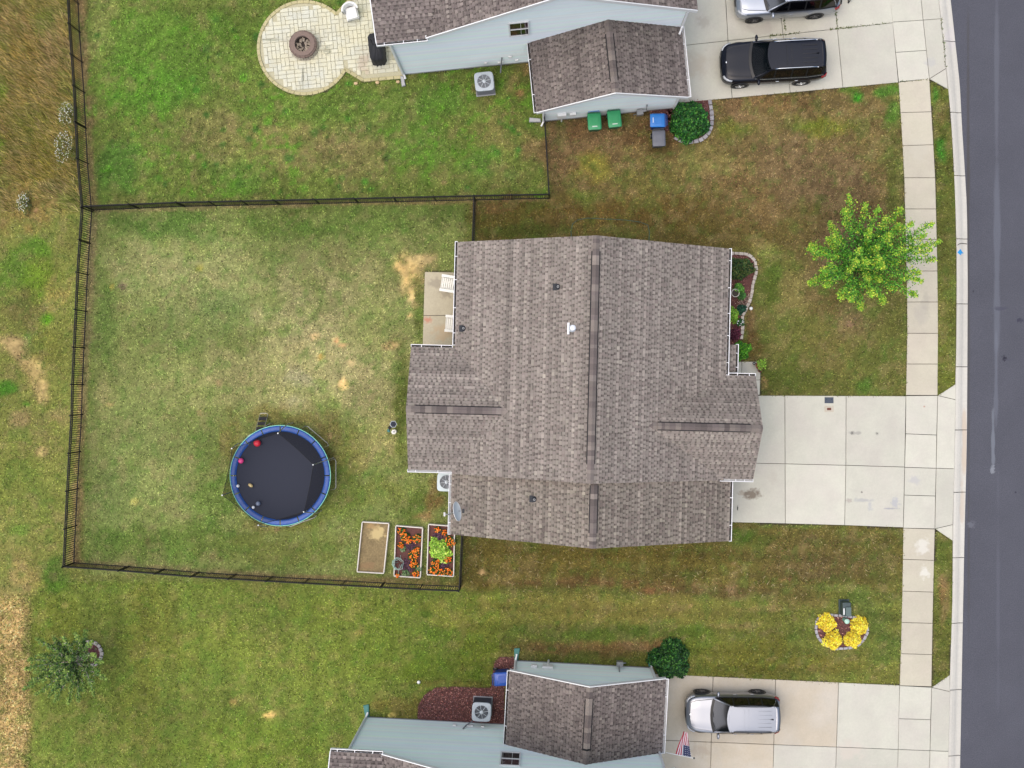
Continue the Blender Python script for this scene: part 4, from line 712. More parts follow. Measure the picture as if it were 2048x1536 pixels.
def mulch_bed(key, label, n, cols=((140, 86, 78), (108, 64, 60), (168, 122, 110), (86, 52, 50), (128, 90, 92)), z=.02, poly=None):
    poly = poly or BEDS[key]; q = [P(x, y)[:2] for x, y in poly]; o = MB().prism(q, -.1, z).build('mulch_bed', M['mulch']); tag(o, label, kind='structure')
    X = np.array(poly); px = RNG.uniform(X[:, 0].min(), X[:, 0].max(), n * 2); py = RNG.uniform(X[:, 1].min(), X[:, 1].max(), n * 2); k = inpoly(px, py, poly); px, py = px[k][:n], py[k][:n]
    x = (px - NX) / S; y = (NY - py) / S; cen = np.stack([x, y, np.full(len(x), z) + RNG.uniform(.0, .03, len(x))], 1) - np.array(o.location)
    link('mulch_chips', leaf_mesh('mulch_chips', cen, .045, pick(cols, len(x), .22), .8, .35), M['mulch_chip'], o, kind='stuff')
    return o
def edging(name, label, path, mt='edging_stone', ln=.26, wd=.15, h=.1, closed=False, jit=.06):
    pts = [Vector(P(*p)) for p in path]; seg = []
    if closed: pts.append(pts[0])
    D = [0.]
    for a, b in zip(pts[:-1], pts[1:]): D.append(D[-1] + (b - a).length)
    def at_(d):
        for i in range(len(D) - 1):
            if d <= D[i + 1] or i == len(D) - 2: return pts[i].lerp(pts[i + 1], (d - D[i]) / max(1e-6, D[i + 1] - D[i]))
    n = max(1, int(D[-1] / ln)); o = thing(name, label, 'edging', tuple(pts[0]))
    me = [MB().box((0, 0, h / 2), (ln * .93, wd, h)).mesh('edging_stone') for _ in range(1)][0]; me.materials.append(M[mt])
    for i in range(n):
        a, b = at_(D[-1] * i / n), at_(D[-1] * (i + 1) / n); c_ = (a + b) / 2 - pts[0]; d = b - a
        s = link('edging_stone', me, None, o, loc=(c_.x, c_.y, random.uniform(-.02, .015)), bevel=.015); s.rotation_euler = (random.uniform(-jit, jit), random.uniform(-jit, jit), math.atan2(d.y, d.x) + random.uniform(-jit, jit)); s.scale = (random.uniform(.9, 1.02), random.uniform(.85, 1.1), 1)
    return o
def tree(label, base, tips, zt, trunk_h, leaf, nper, cols_tip, cols_in, spread, bark, trunk_r=.07, extra=0, sub=3, start=.3, bend=.35):
    bx, by, _ = P(*base); t = thing('tree', label, 'tree', (bx, by, 0)); tx, ty = 0, 0
    top = np.mean([P(px, py, z)[:2] for px, py, z in tips], 0) - np.array((bx, by)); lead = Vector((top[0] * .8, top[1] * .8, trunk_h))
    tm = MB(); tm.tube([(0, 0, -.05), lead * .5, lead, lead + Vector((top[0] * .2, top[1] * .2, zt * .35))], [trunk_r, trunk_r * .85, trunk_r * .65, trunk_r * .2], 9); br = MB(); cen = []; col = []
    L_ = [Vector(P(*p)) - Vector((bx, by, 0)) for p in tips]
    for _ in range(extra):
        a, b = random.sample(L_, 2); k = random.uniform(.3, .8); e = a.lerp(b, random.uniform(.2, .8)); L_.append(Vector((lead.x + (e.x - lead.x) * k, lead.y + (e.y - lead.y) * k, e.z + random.uniform(.1, .9))))
    for e in L_:
        s0 = lead * random.uniform(.55, 1.); mid = s0.lerp(e, .5) + Vector((0, 0, -bend + .1)) + Vector((random.uniform(-.15, .15), random.uniform(-.15, .15), 0)); pts = [s0 * (1 - u) ** 2 + mid * 2 * u * (1 - u) + e * u * u for u in np.linspace(0, 1, 7)]
        br.tube(pts, [trunk_r * .38 * (1 - .85 * i / 6) for i in range(7)], 5)
        def leaves(p0, p1, n, rad, base_u=.5):
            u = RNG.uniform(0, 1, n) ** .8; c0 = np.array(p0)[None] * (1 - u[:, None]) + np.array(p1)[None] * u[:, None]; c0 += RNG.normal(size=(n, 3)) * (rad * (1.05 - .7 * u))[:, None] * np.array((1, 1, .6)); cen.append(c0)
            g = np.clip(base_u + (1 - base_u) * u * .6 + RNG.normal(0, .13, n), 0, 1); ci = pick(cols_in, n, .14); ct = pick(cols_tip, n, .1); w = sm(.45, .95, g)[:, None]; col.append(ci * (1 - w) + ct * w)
        i0 = start
        for q_, (a, b) in enumerate(zip(pts[2:-1], pts[3:])): leaves(a, b, nper // 5, spread, .1 + .16 * q_)
        leaves(pts[-2], e + (e - pts[-2]) * .15, nper // 4, spread * .7, .85)
        for _ in range(sub):
            k = random.uniform(.35, .9); p = pts[int(k * 6)]; q = p + Vector((random.uniform(-1, 1), random.uniform(-1, 1), random.uniform(-.1, .5))) * (spread * 2.2); br.tube([p, (p + q) / 2 + Vector((0, 0, .05)), q], [trunk_r * .16, trunk_r * .12, .004], 4); leaves(p.lerp(q, .25), q, nper // 7, spread * .55, k * .75)
    tm.build('trunk', M[bark], t, smooth=True); br.build('branches', M[bark], t, smooth=True)
    cen = np.concatenate(cen); col = np.concatenate(col); cen[:, 2] = np.maximum(cen[:, 2], .4)
    link('crown', leaf_mesh('crown', cen, leaf, col, .5), M['foliage'], t); return t
random.seed(3)
T1 = [(1698, 392), (1690, 420), (1732, 410), (1756, 418), (1772, 436), (1803, 418), (1660, 447), (1668, 470), (1656, 478), (1622, 490), (1618, 498), (1638, 505), (1645, 540), (1618, 566), (1650, 572), (1640, 555), (1680, 594), (1702, 600), (1722, 618), (1745, 590), (1768, 606), (1790, 578), (1832, 590), (1842, 562), (1838, 545), (1868, 518), (1860, 500), (1878, 484), (1850, 490), (1864, 448), (1850, 470), (1824, 446), (1800, 450), (1780, 470), (1740, 460), (1720, 500), (1760, 520), (1800, 520), (1700, 540), (1760, 560), (1810, 500), (1735, 560)]
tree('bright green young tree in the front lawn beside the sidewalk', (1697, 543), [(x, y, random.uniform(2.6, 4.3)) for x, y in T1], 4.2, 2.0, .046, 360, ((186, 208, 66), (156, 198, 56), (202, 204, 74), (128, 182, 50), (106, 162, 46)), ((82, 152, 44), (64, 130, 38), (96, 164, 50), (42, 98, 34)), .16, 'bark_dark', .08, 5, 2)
T2 = [(73, 1277), (95, 1290), (107, 1276), (126, 1275), (151, 1267), (170, 1260), (160, 1280), (184, 1283), (190, 1310), (205, 1324), (200, 1345), (212, 1358), (187, 1388), (170, 1380), (157, 1402), (136, 1407), (140, 1380), (109, 1402), (110, 1370), (73, 1388), (85, 1360), (48, 1378), (60, 1365), (52, 1338), (70, 1345), (58, 1320), (80, 1310), (110, 1320), (130, 1340), (150, 1360)]
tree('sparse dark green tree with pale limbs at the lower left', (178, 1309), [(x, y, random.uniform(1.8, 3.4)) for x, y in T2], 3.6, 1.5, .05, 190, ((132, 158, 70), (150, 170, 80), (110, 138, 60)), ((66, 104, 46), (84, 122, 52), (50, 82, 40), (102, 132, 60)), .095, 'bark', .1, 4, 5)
mulch_bed('tree', 'dark red mulch ring below the lower left tree', 300); edging('stone_ring', 'broken ring of pale stones round the lower left tree', arc((180, 1307), 24.5, 150, -190, 24), 'edging_stone', .2, .16, .1)
# shrubs by the garages
DG = ((34, 92, 34), (24, 70, 28), (56, 120, 40), (84, 138, 52), (30, 80, 34))
mulch_bed('bush', 'dark mulch below the round bush by the top garage', 500); mulch_bed('bin', 'dark mulch strip beside the upper blue bin', 250)
blob_plant('round_bush', 'large round glossy green bush by the top driveway corner', 'bush', 1383, 238, .98, 1.25, DG, 5200, .055, irr=.1)
edging('stone_edging', 'curved pale stone edging round the bush at the top garage', [(1419, 200), (1423, 225), (1424, 250), (1417, 268), (1402, 281), (1380, 285.5), (1362, 283), (1348, 274)], 'edging_grey', .24, .18, .1)
blob_plant('round_bush', 'large dark green bush at the corner of the bottom garage', 'bush', 1343, 1324, .96, 1.2, ((34, 80, 32), (24, 58, 26), (56, 106, 38), (78, 124, 48), (28, 66, 30)), 5200, .055, irr=.14)
# white-flowering weeds by the fence
for (px, py, r, l) in ((133, 228, .3, 'tall white-flowering weed by the fence, upper one'), (128, 294, .4, 'tall white-flowering weed by the fence, lower one'), (47, 404, .25, 'small white-flowering weed in the field grass')):
    blob_plant('flowering_weed', l, 'plant', px, py, r * 1.25, .55, ((104, 112, 54), (128, 122, 66), (86, 100, 48)), 420, .04, 'white-flowering weeds', (((248, 248, 232), (226, 230, 208)), int(300 * r), .018), 1.7, rot=-.1, irr=.6)
# flower bed with yellow shrubs, box and marker
mulch_bed('mail', 'dark red mulch inside the small ring of yellow shrubs', 900); edging('stone_edging', 'pale stone edging ring round the yellow shrubs near the sidewalk', BEDS['mail'], 'edging_grey', .22, .13, .1, True)
YL = ((255, 226, 60), (252, 216, 48), (255, 232, 96), (236, 190, 40), (255, 220, 54))
for px, py, r, l in ((1654, 1247, .47, 'bright yellow shrub at the upper left of the stone ring'), (1721, 1252, .44, 'bright yellow shrub at the upper right of the stone ring'), (1668, 1281, .47, 'bright yellow shrub at the lower left of the stone ring'), (1706, 1280, .42, 'bright yellow shrub at the lower right of the stone ring')):
    blob_plant('yellow_shrub', l, 'shrub', px, py, r, .42, YL, 1500, .042, 'yellow shrubs in the stone ring', up=.9, irr=.08)
t = thing('utility_box', 'dark green metal utility box beside the yellow shrubs', 'utility box', P(1687, 1214)); MB().box((0, 0, .02), (.5, .76, .1)).build('base', M['box_green_dark'], t); MB().box((.0, 0, .3), (.4, .66, .5)).build('cabinet', M['box_green_dark'], t, bevel=.03); MB().box((.07, -.1, .58), (.26, .44, .08)).build('hood', M['box_green'], t, bevel=.02); MB().box((-.14, -.1, .56), (.05, .3, .02)).build('warning_label', M['white_plastic'], t)
t = thing('marker_post', 'pale green round utility post among the yellow shrubs', 'post', P(1688, 1238)); MB().lathe([(.1, 0), (.1, .45), (.12, .46)], 20).build('shaft', M['post_green'], t); MB().lathe([(.12, .44), (.125, .5), (.11, .54), (0, .56)], 20).build('cap', M['post_top'], t, smooth=True)
# ------------------------------------------------------------------ front bed of the main house
mulch_bed('front', 'dark red mulch bed along the front wall of the central house', 1300)
edging('stone_edging', 'winding tan stone edging of the front bed', [(1458, 507), (1482, 507.5), (1494, 508.5), (1503, 514.5), (1509.6, 522), (1511, 531), (1512.5, 543), (1510, 555), (1505.5, 567), (1504, 580), (1502, 594), (1496, 609.5), (1490, 621), (1484.4, 632), (1485, 646), (1484.5, 660), (1482, 679)], 'edging_stone', .23, .15, .1)
blob_plant('shrub', 'dark green spreading shrub at the top of the front bed', 'shrub', 1481, 536, .5, .8, ((46, 76, 32), (64, 92, 36), (34, 60, 30), (92, 98, 48)), 1900, .05, squash=1.45)
blob_plant('shrub', 'bright green leafy plant below the dark shrub in the front bed', 'plant', 1478, 577, .26, .4, ((96, 156, 60), (70, 128, 48), (120, 166, 70)), 420, .05); blob_plant('shrub', 'mid green plant beside the planter ring in the front bed', 'plant', 1484, 592, .22, .35, ((78, 128, 60), (58, 104, 48)), 260, .045)
blob_plant('shrub', 'small dark blue-green plant by the stone edging of the front bed', 'plant', 1484, 618, .24, .35, ((36, 84, 62), (26, 62, 48), (50, 100, 70)), 380, .045); blob_plant('shrub', 'lime green plant against the gutter in the front bed', 'plant', 1465, 629, .3, .4, ((128, 178, 52), (104, 158, 46), (152, 190, 70)), 520, .05, squash=1.5)
blob_plant('shrub', 'burgundy leafed plant in the lower front bed', 'plant', 1469, 668, .3, .35, ((92, 40, 58), (70, 30, 46), (116, 58, 76)), 520, .045, squash=1.2); blob_plant('shrub', 'dark green plant above the burgundy one in the front bed', 'plant', 1481, 645, .2, .3, ((40, 84, 46), (60, 104, 56)), 260, .045, flowers=(((232, 232, 226),), 8, .035))
blob_plant('shrub', 'bright green round shrub beside the porch', 'shrub', 1484, 702, .42, .6, ((86, 156, 36), (66, 132, 32), (112, 172, 46), (52, 112, 30)), 1700, .045, squash=1.25); blob_plant('shrub', 'pale flowering ground plant in the middle of the front bed', 'plant', 1490, 600, .28, .16, ((150, 128, 116), (120, 92, 92), (168, 150, 130)), 300, .03, squash=1.5)
t = thing('planter', 'round planter with pale rim in the front bed', 'planter', P(1468.5, 587)); MB().lathe([(.14, 0), (.19, .3), (.2, .32), (.17, .32), (.16, .26), (0, .26)], 26).build('pot', M['pot_white'], t); MB().lathe([(.165, .265), (0, .275)], 20).build('potting_soil', M['soil'], t)
t = thing('globe_light', 'white globe light beside the front bed edging', 'light', P(1499, 618)); MB().lathe([(.015, 0), (.015, .3)], 8).build('stake', M['fence_black'], t); MB().ball((0, 0, .36), .085).build('globe', M['white_plastic'], t, smooth=True)
# pots by the walk
t = thing('flower_pot', 'brown pot with lime green plant at the corner of the walk', 'pot', P(1516.5, 731)); MB().lathe([(.13, 0), (.2, .34), (.21, .36), (.17, .36), (.16, .3), (0, .3)], 22).build('pot', M['terracotta'], t); n_ = 160; link('foliage', leaf_mesh('foliage', RNG.normal(size=(n_, 3)) * np.array((.11, .11, .06)) + np.array((.05, .06, .46)), .05, pick(((150, 188, 70), (120, 164, 56)), n_)), M['foliage'], t)
t = thing('flower_pot', 'small black pot on the front walk', 'pot', P(1507, 727)); MB().lathe([(.05, 0), (.07, .16), (.05, .16), (.04, .1), (0, .1)], 16).build('pot', M['rubber'], t); MB().ball((0, 0, .12), .03).build('bulb', M['ball_white'], t)
t = thing('flower_pot', 'small terracotta pot beside the brown one at the walk', 'pot', P(1518.5, 741)); MB().lathe([(.07, 0), (.1, .18), (.075, .18), (.07, .12), (0, .12)], 18).build('pot', M['terracotta'], t); MB().lathe([(.07, .125), (0, .13)], 14).build('potting_soil', M['soil'], t)
# ------------------------------------------------------------------ raised beds
def raised(label, c4, soilm, z=.3):
    w = [Vector(P(x, y, z)) for x, y in c4]; ce = sum(w, Vector()) / 4; ce.z = 0; t = thing('raised_bed', label, 'raised bed', ce); q = [(p - ce) for p in w]
    for i in range(4):
        a, b = q[i], q[(i + 1) % 4]; d = (b - a); L_ = d.length - (.045 if i % 2 else 0); MB().box(((a.x + b.x) / 2, (a.y + b.y) / 2, z / 2), (L_ - .0 if i % 2 == 0 else L_ - .01, .045, z), math.atan2(d.y, d.x)).build('board', M['bed_board'], t)
    MB().prism([(p.x * .985, p.y * .985) for p in q], -.05, z - .14).build('soil', soilm, t); return t, ce
mat('bed_soil', C(138, 120, 84), .95, .3, 12, bump=.8, bscale=40, var2=.2, scale2=3, blobs=[(758, 1066, 16, 14, C(206, 184, 130), .9), (745, 1052, 14, 6, C(180, 148, 100), .6), (735, 1130, 16, 8, C(150, 120, 86), .6)])
raised('white-edged raised bed with bare dry soil, leftmost of three', [(724.3, 1044), (777.6, 1047.3), (767.2, 1147), (714, 1143.8)], M['bed_soil'])
raised('white-edged raised bed of marigolds, middle of three', [(791.6, 1051.7), (845, 1056), (840.4, 1155.8), (787.8, 1152)], M['mulch'])
raised('white-edged raised bed with lime green plants, rightmost of three', [(857, 1049), (909, 1053), (907, 1153), (853.8, 1149.5)], M['mulch'])
ORG = ((244, 116, 24), (252, 138, 40), (232, 92, 20), (248, 150, 60))
GRN = ((50, 84, 34), (38, 66, 28), (72, 104, 44))
mg = [(804, 1061, .2, 'middle bed, top left corner'), (812, 1073, .24, 'middle bed, upper left'), (835, 1077, .24, 'middle bed, upper right'), (818, 1081, .16, 'middle bed, upper centre'), (802, 1090, .16, 'middle bed, left edge'), (834, 1100, .18, 'middle bed, right edge'), (827, 1110, .26, 'middle bed, centre'), (829, 1128, .22, 'middle bed, lower right'), (832, 1146, .18, 'middle bed, bottom right'), (796, 1150, .1, 'middle bed, bottom left'),
      (876, 1059, .16, 'right bed, top'), (889, 1064, .14, 'right bed, top centre'), (901, 1082, .28, 'right bed, right edge'), (897, 1118, .2, 'right bed, below the lime plants'), (872, 1126, .24, 'right bed, lower left'), (866, 1140, .2, 'right bed, bottom left corner'), (879, 1143, .22, 'right bed, bottom centre'), (896, 1144, .24, 'right bed, bottom right')]
for px, py, r, l in mg: blob_plant('marigold', 'orange marigold clump in the ' + l, 'flower', px, py, r, .22, GRN, int(1500 * r), .035, 'marigolds in the raised beds', (ORG, int(105 * r) + 4, .034), z0=.15)
blob_plant('lime_plant', 'wide lime green leafy plant across the right raised bed', 'plant', 881, 1101, .6, .3, ((168, 206, 74), (142, 190, 62), (188, 216, 100), (120, 170, 52)), 1200, .055, z0=.16, squash=.8); blob_plant('lime_plant', 'narrow lime green plant in the upper right raised bed', 'plant', 870, 1084, .26, .25, ((160, 200, 72), (132, 180, 60)), 260, .05, z0=.16)
for px, py, r, l in ((815, 1131, .34, 'dark purple leafy plant low in the middle raised bed'), (822, 1091, .26, 'dark purple leafy plant halfway up the middle raised bed'), (888, 1130, .22, 'dark purple leafy plant in the lower right raised bed'), (876, 1074, .26, 'brown purple leafy plant in the upper right raised bed')): blob_plant('purple_plant', l, 'plant', px, py, r, .14, ((92, 62, 82), (74, 48, 66), (116, 84, 98)), 420, .03, 'purple plants in the raised beds', z0=.15)
for px, py, r, l in ((806, 1096, .17, 'silvery green herb at the left edge of the middle raised bed'), (812, 1146, .18, 'green herb at the bottom of the middle raised bed'), (839, 1136, .16, 'green herb at the lower right of the middle raised bed')): blob_plant('herb', l, 'plant', px, py, r, .2, ((120, 142, 96), (66, 108, 50), (150, 164, 130)), 200, .035, z0=.15)
t = thing('plant_support', 'tangled pale green wire plant support leaning in the middle raised bed', 'plant support', P(800, 1125, .3)[:2] + (.16,)); m = MB(); rs = random.Random(4)
for i in range(9):
    a0 = rs.uniform(0, 6.28); r0 = rs.uniform(.16, .34); m.tube([(r0 * math.cos(a0 + k * .45) + rs.uniform(-.04, .04) - .08, r0 * math.sin(a0 + k * .45) * 1.05 + rs.uniform(-.04, .04), .25 + .5 * (k / 9) + rs.uniform(-.05, .05)) for k in range(rs.randint(5, 10))], .012, 5)
m.build('wire_loops', M['cage_wire'], t); m = MB()
for a, b in (((-.1, .0, 0), (-.3, .05, .9)), ((.05, -.1, 0), (.2, -.2, .8)), ((0, .15, 0), (.12, .45, .8)), ((-.05, -.1, 0), (0, -.45, .7))): m.tube([a, b], .012, 5)
m.build('stake', M['cage_wire'], t)
# ------------------------------------------------------------------ trampoline
TC = P(560.5, 951.2, .9); t = thing('trampoline', 'large round blue trampoline with black safety net in the back yard', 'trampoline', (TC[0], TC[1], 0)); R0 = 2.38
def ringpt(r, a, z): return (r * math.cos(a), r * math.sin(a), z)
pad = []
for k in range(16):                                   # sewn pad sections
    a0, a1 = 2 * PI * k / 16 + .012, 2 * PI * (k + 1) / 16 - .012; m = MB(); rows = []
    for i in range(7):
        a = a0 + (a1 - a0) * i / 6; w = .006 * math.sin(i * 2.1 + k); rows.append([ringpt(R0 - .005, a, .86), ringpt(R0 - .01, a, .905), ringpt(R0 - .08, a, .925 + w), ringpt(R0 - .2, a, .925 - w), ringpt(R0 - .275, a, .905), ringpt(R0 - .285, a, .87)])
    m.grid(rows).build('pad_section', M['pad_blue'], t, smooth=True)
MB().lathe([(R0 + .02, .87), (R0 + .028, .9), (R0 + .005, .915), (R0 - .012, .9)], 72, closed=True).build('pad_piping', M['pad_edge'], t, smooth=True)
MB().lathe([(R0 - .02, .84), (R0 + .0, .86), (R0 - .02, .88), (R0 - .04, .86)], 64, closed=True).build('frame_ring', M['galvanised'], t)
rows = [[ringpt(r, 2 * PI * k / 64, .86 - .035 * (1 - (r / 2.12) ** 2)) for k in range(65)] for r in (0.001, .5, 1., 1.5, 1.9, 2.12)]; MB().grid(rows).build('jumping_mat', M['tramp_mat'], t, smooth=True)
PA = [18.5, 81, 142, 198.6, 255, 315]; PR = [2.05, 2.12, 2.27, 2.35, 2.2, 2.14]
for i, (a, r) in enumerate(zip(PA, PR)):
    a = math.radians(a); MB().tube([ringpt(2.5, a, .02), ringpt(2.5, a, 1.0), ringpt((2.5 + r) / 2, a, 1.9), ringpt(r, a, 2.6)], .022, 8).build('net_pole', M['galvanised'], t, smooth=True); MB().ball(ringpt(r, a, 2.62), .035).build('pole_cap', M['white_plastic'], t, smooth=True)
for i in range(6):
    a, b = math.radians(PA[i]), math.radians(PA[(i + 1) % 6] + (360 if i == 5 else 0)); ra, rb = PR[i], PR[(i + 1) % 6]; rows = []
    for z in range(6):
        u = z / 5; row = []
        for k in range(11):
            s_ = k / 10; lo = Vector(ringpt(2.13, a + (b - a) * s_, .89)); hi = Vector(ringpt(ra, a, 2.58)).lerp(Vector(ringpt(rb, b, 2.58)), s_) + Vector((0, 0, -.16 * math.sin(PI * s_))); row.append(lo.lerp(hi, u))
        rows.append(row)
    MB().grid(rows).build('safety_net', M['net'], t); MB().tube(rows[-1], .012, 5).build('net_rope', M['rubber'], t)
for a in (50, 0, 290, 240, 180, 120):
    a0, a1 = math.radians(a - 17), math.radians(a + 17); MB().tube([ringpt(2.36, a0, .84), ringpt(2.52, a0, .06), ringpt(2.55, a0 + .05, .03), ringpt(2.47, (a0 + a1) / 2, .03), ringpt(2.55, a1 - .05, .03), ringpt(2.52, a1, .06), ringpt(2.36, a1, .84)], .024, 8).build('leg', M['steel'], t, smooth=True)
t = thing('ladder', 'small metal ladder with dark steps leaning on the trampoline', 'ladder', P(528, 838)); m = MB(); m.tube([(-.19, -.55, .82), (-.19, .22, .0), (-.15, .28, .01), (.15, .28, .01), (.19, .22, .0), (.19, -.55, .82)], .017, 7); m.build('rail', M['steel'], t)
for k in (.25, .55, .85): MB().box((0, .22 - .77 * k, .82 * k), (.36, .16, .03)).build('step', M['net_ladder'], t)
for px, py, r, mt, sc, l, z in ((515, 886, .17, 'ball_red', (1, 1, .9), 'red ball at the upper edge of the trampoline', 0), (482.5, 921.5, .13, 'ball_pink', (1, 1, 1), 'pink ball near the left edge of the trampoline', 0), (475.7, 972, .075, 'ball_white', (1, 1, 1), 'small white ball at the left edge of the trampoline', 0), (501, 970.8, .085, 'ball_tan', (1.5, .95, .95), 'tan football lying on the trampoline', 0), (516.5, 1007, .11, 'ball_globe', (1, 1, 1), 'dark grey patterned ball on the trampoline', 0), (506.5, 1014.8, .075, 'ball_white', (1, 1, 1), 'small white ball near the dark ball on the trampoline', 0)):
    x, y, _ = P(px, py, .95); o = MB().ball((0, 0, 0), r, 18, 12, sc).build('ball', M[mt], None, True, (x, y, .855 + r * sc[2])); tag(o, l, 'ball', 'balls on the trampoline'); o.rotation_euler.z = -.6
# ------------------------------------------------------------------ yard small things
t = thing('solar_feeder', 'dark hexagonal lantern top on a bent pole near the rear wall', 'lantern', P(783, 857)); MB().tube([(-.12, -.1, 0), (0, 0, .5), (.1, .12, 1.0), (.2, .2, 1.3)], .018, 7).build('pole', M['fence_black'], t)
MB().box((.06, .08, .9), (.16, .14, .1), .6).build('controller', M['rubber'], t); MB().lathe([(.16, 1.28), (.175, 1.32), (.15, 1.33)], 6, (.28, .26, 0)).build('rim', M['ac_cover'], t); MB().lathe([(.15, 1.325), (0, 1.34)], 6, (.28, .26, 0)).build('panel', M['tramp_mat'], t); MB().lathe([(.09, 0), (.07, .05), (0, .06)], 12, (-.13, -.1, 0)).build('foot', M['splash_green'], t)
t = thing('stool', 'small white hexagonal garden stool near the rear wall', 'stool', P(790, 863)); MB().lathe([(.11, 0), (.1, .3), (.13, .36), (.13, .4), (.1, .42), (0, .42)], 6).build('top', M['white_wood'], t); MB().lathe([(.05, .42), (.045, .45), (0, .455)], 10).build('knob', M['trough_light'], t)
def adirondack(label, px, py, rz):
    x, y, _ = P(px, py, .45); t = thing('garden_chair', label, 'chair', (x, y, .05), rz, 'white slatted garden chairs'); W_ = 'white_wood'
    for i in range(6): MB().box((.33 - i * .095, 0, .37 - i * .022), (.082, .56, .025), 0, ('Y', .22)).build('seat_slat', M[W_], t)
    for i in range(6): MB().box((-.4, -.22 + i * .088, .62), (.025, .076, .85), 0, ('Y', -.42)).build('back_slat', M[W_], t)
    for s in (-1, 1):
        MB().box((.02, s * .345, .55), (.8, .13, .03)).build('armrest', M[W_], t, bevel=.01); MB().box((.34, s * .3, .27), (.09, .03, .54)).build('leg', M[W_], t); MB().box((-.15, s * .28, .22), (.95, .03, .1), 0, ('Y', .25)).build('leg', M[W_], t)
    MB().box((-.3, 0, .56), (.05, .75, .05)).build('back_rail', M[W_], t); MB().box((.39, 0, .36), (.03, .62, .1)).build('apron', M[W_], t)
adirondack('white slatted chair at the top of the back patio, half under the eave', 899, 568, PI - .16); adirondack('white slatted chair low on the back patio, mostly under the eave', 908, 648, PI + .08 - .16)
def ac(label, px, py, cov, body, rz, w=.9, h=.86):
    x, y, _ = P(px, py, h); t = thing('ac_unit', label, 'air conditioner', (x, y, 0), rz); MB().prism([(-w * .52, -w * .52), (w * .52, -w * .52), (w * .52, w * .52), (-w * .52, w * .52)], -.05, .06).build('pad', M['splash_grey'], t)
    q = w / 2 - .03; m = MB()
    for i in range(16): m.prism([(-q + .01 * (i % 2), -q + .01 * (i % 2)), (q - .01 * (i % 2), -q + .01 * (i % 2)), (q - .01 * (i % 2), q - .01 * (i % 2)), (-q + .01 * (i % 2), q - .01 * (i % 2))], .07 + i * (h - .13) / 16, .07 + (i + .92) * (h - .13) / 16)
    m.build('louvred_case', M[body], t)
    n = 48; cr = .1; out = []                          # rounded square cover with a round opening
    for k in range(n):
        a = 2 * PI * k / n; c_, s_ = math.cos(a), math.sin(a); e = 6.; rr = (w / 2) / (abs(c_) ** e + abs(s_) ** e) ** (1 / e); out.append((rr * c_, rr * s_))
    inn = [(.36 * w * math.cos(2 * PI * k / n), .36 * w * math.sin(2 * PI * k / n)) for k in range(n)]; m = MB(); vs = [(x_, y_, h - .07) for x_, y_ in out] + [(x_, y_, h - .015) for x_, y_ in out] + [(x_ * .96, y_ * .96, h) for x_, y_ in out] + [(x_, y_, h + .01) for x_, y_ in inn] + [(x_, y_, h - .1) for x_, y_ in inn]; fs = []
    for r_ in range(4):
        for k in range(n): j = (k + 1) % n; fs.append((r_ * n + k, r_ * n + j, r_ * n + n + j, r_ * n + n + k))
    m.add(vs, fs); m.build('top_cover', M[cov], t, smooth=False); MB().lathe([(.36 * w, 0), (0, 0)], 30, (0, 0, h - .3)).build('fan_well', M['fan_dark'], t)
    for k in range(3):
        a = k * 2 * PI / 3 + .5; m = MB(); m.grid([[(r_ * math.cos(a + d_ * .42 * (1 - .3 * r_)), r_ * math.sin(a + d_ * .42 * (1 - .3 * r_)), h - .18 + d_ * .05) for d_ in (-1, 0, 1)] for r_ in (.05, .15, .25, .33 * w)]); m.build('fan_blade', M['fan'], t)
    m = MB()
    for k in range(8): a = k * PI / 4 + .2; m.tube([(.09 * w * math.cos(a), .09 * w * math.sin(a), h + .03), (.37 * w * math.cos(a), .37 * w * math.sin(a), h + .012)], .011, 5)
    for r_ in (.14, .2, .25, .3, .345): m.lathe([(r_ * w - .003, h + .015), (r_ * w + .003, h + .015), (r_ * w, h + .021)], 36, closed=True)
    m.build('fan_guard', M['guard'], t); MB().lathe([(.0, h + .05), (.08 * w, h + .045), (.1 * w, h + .02)], 20).build('fan_hub', M['guard'], t, smooth=True)
ac('pale air conditioner half under the eave of the central house', 893, 964, 'ac_cover_light', 'ac_body', -.03); ac('grey air conditioner beside the top house wall', 968.2, 162.5, 'ac_cover', 'ac_body', .1); ac('grey air conditioner with dark case on the red mulch of the bottom house', 962.8, 1424.5, 'ac_cover', 'ac_body_dark', -.05, h=1.0)
mulch_bed('ac', 'dark red mulch bed round the bottom house air conditioner', 4200)
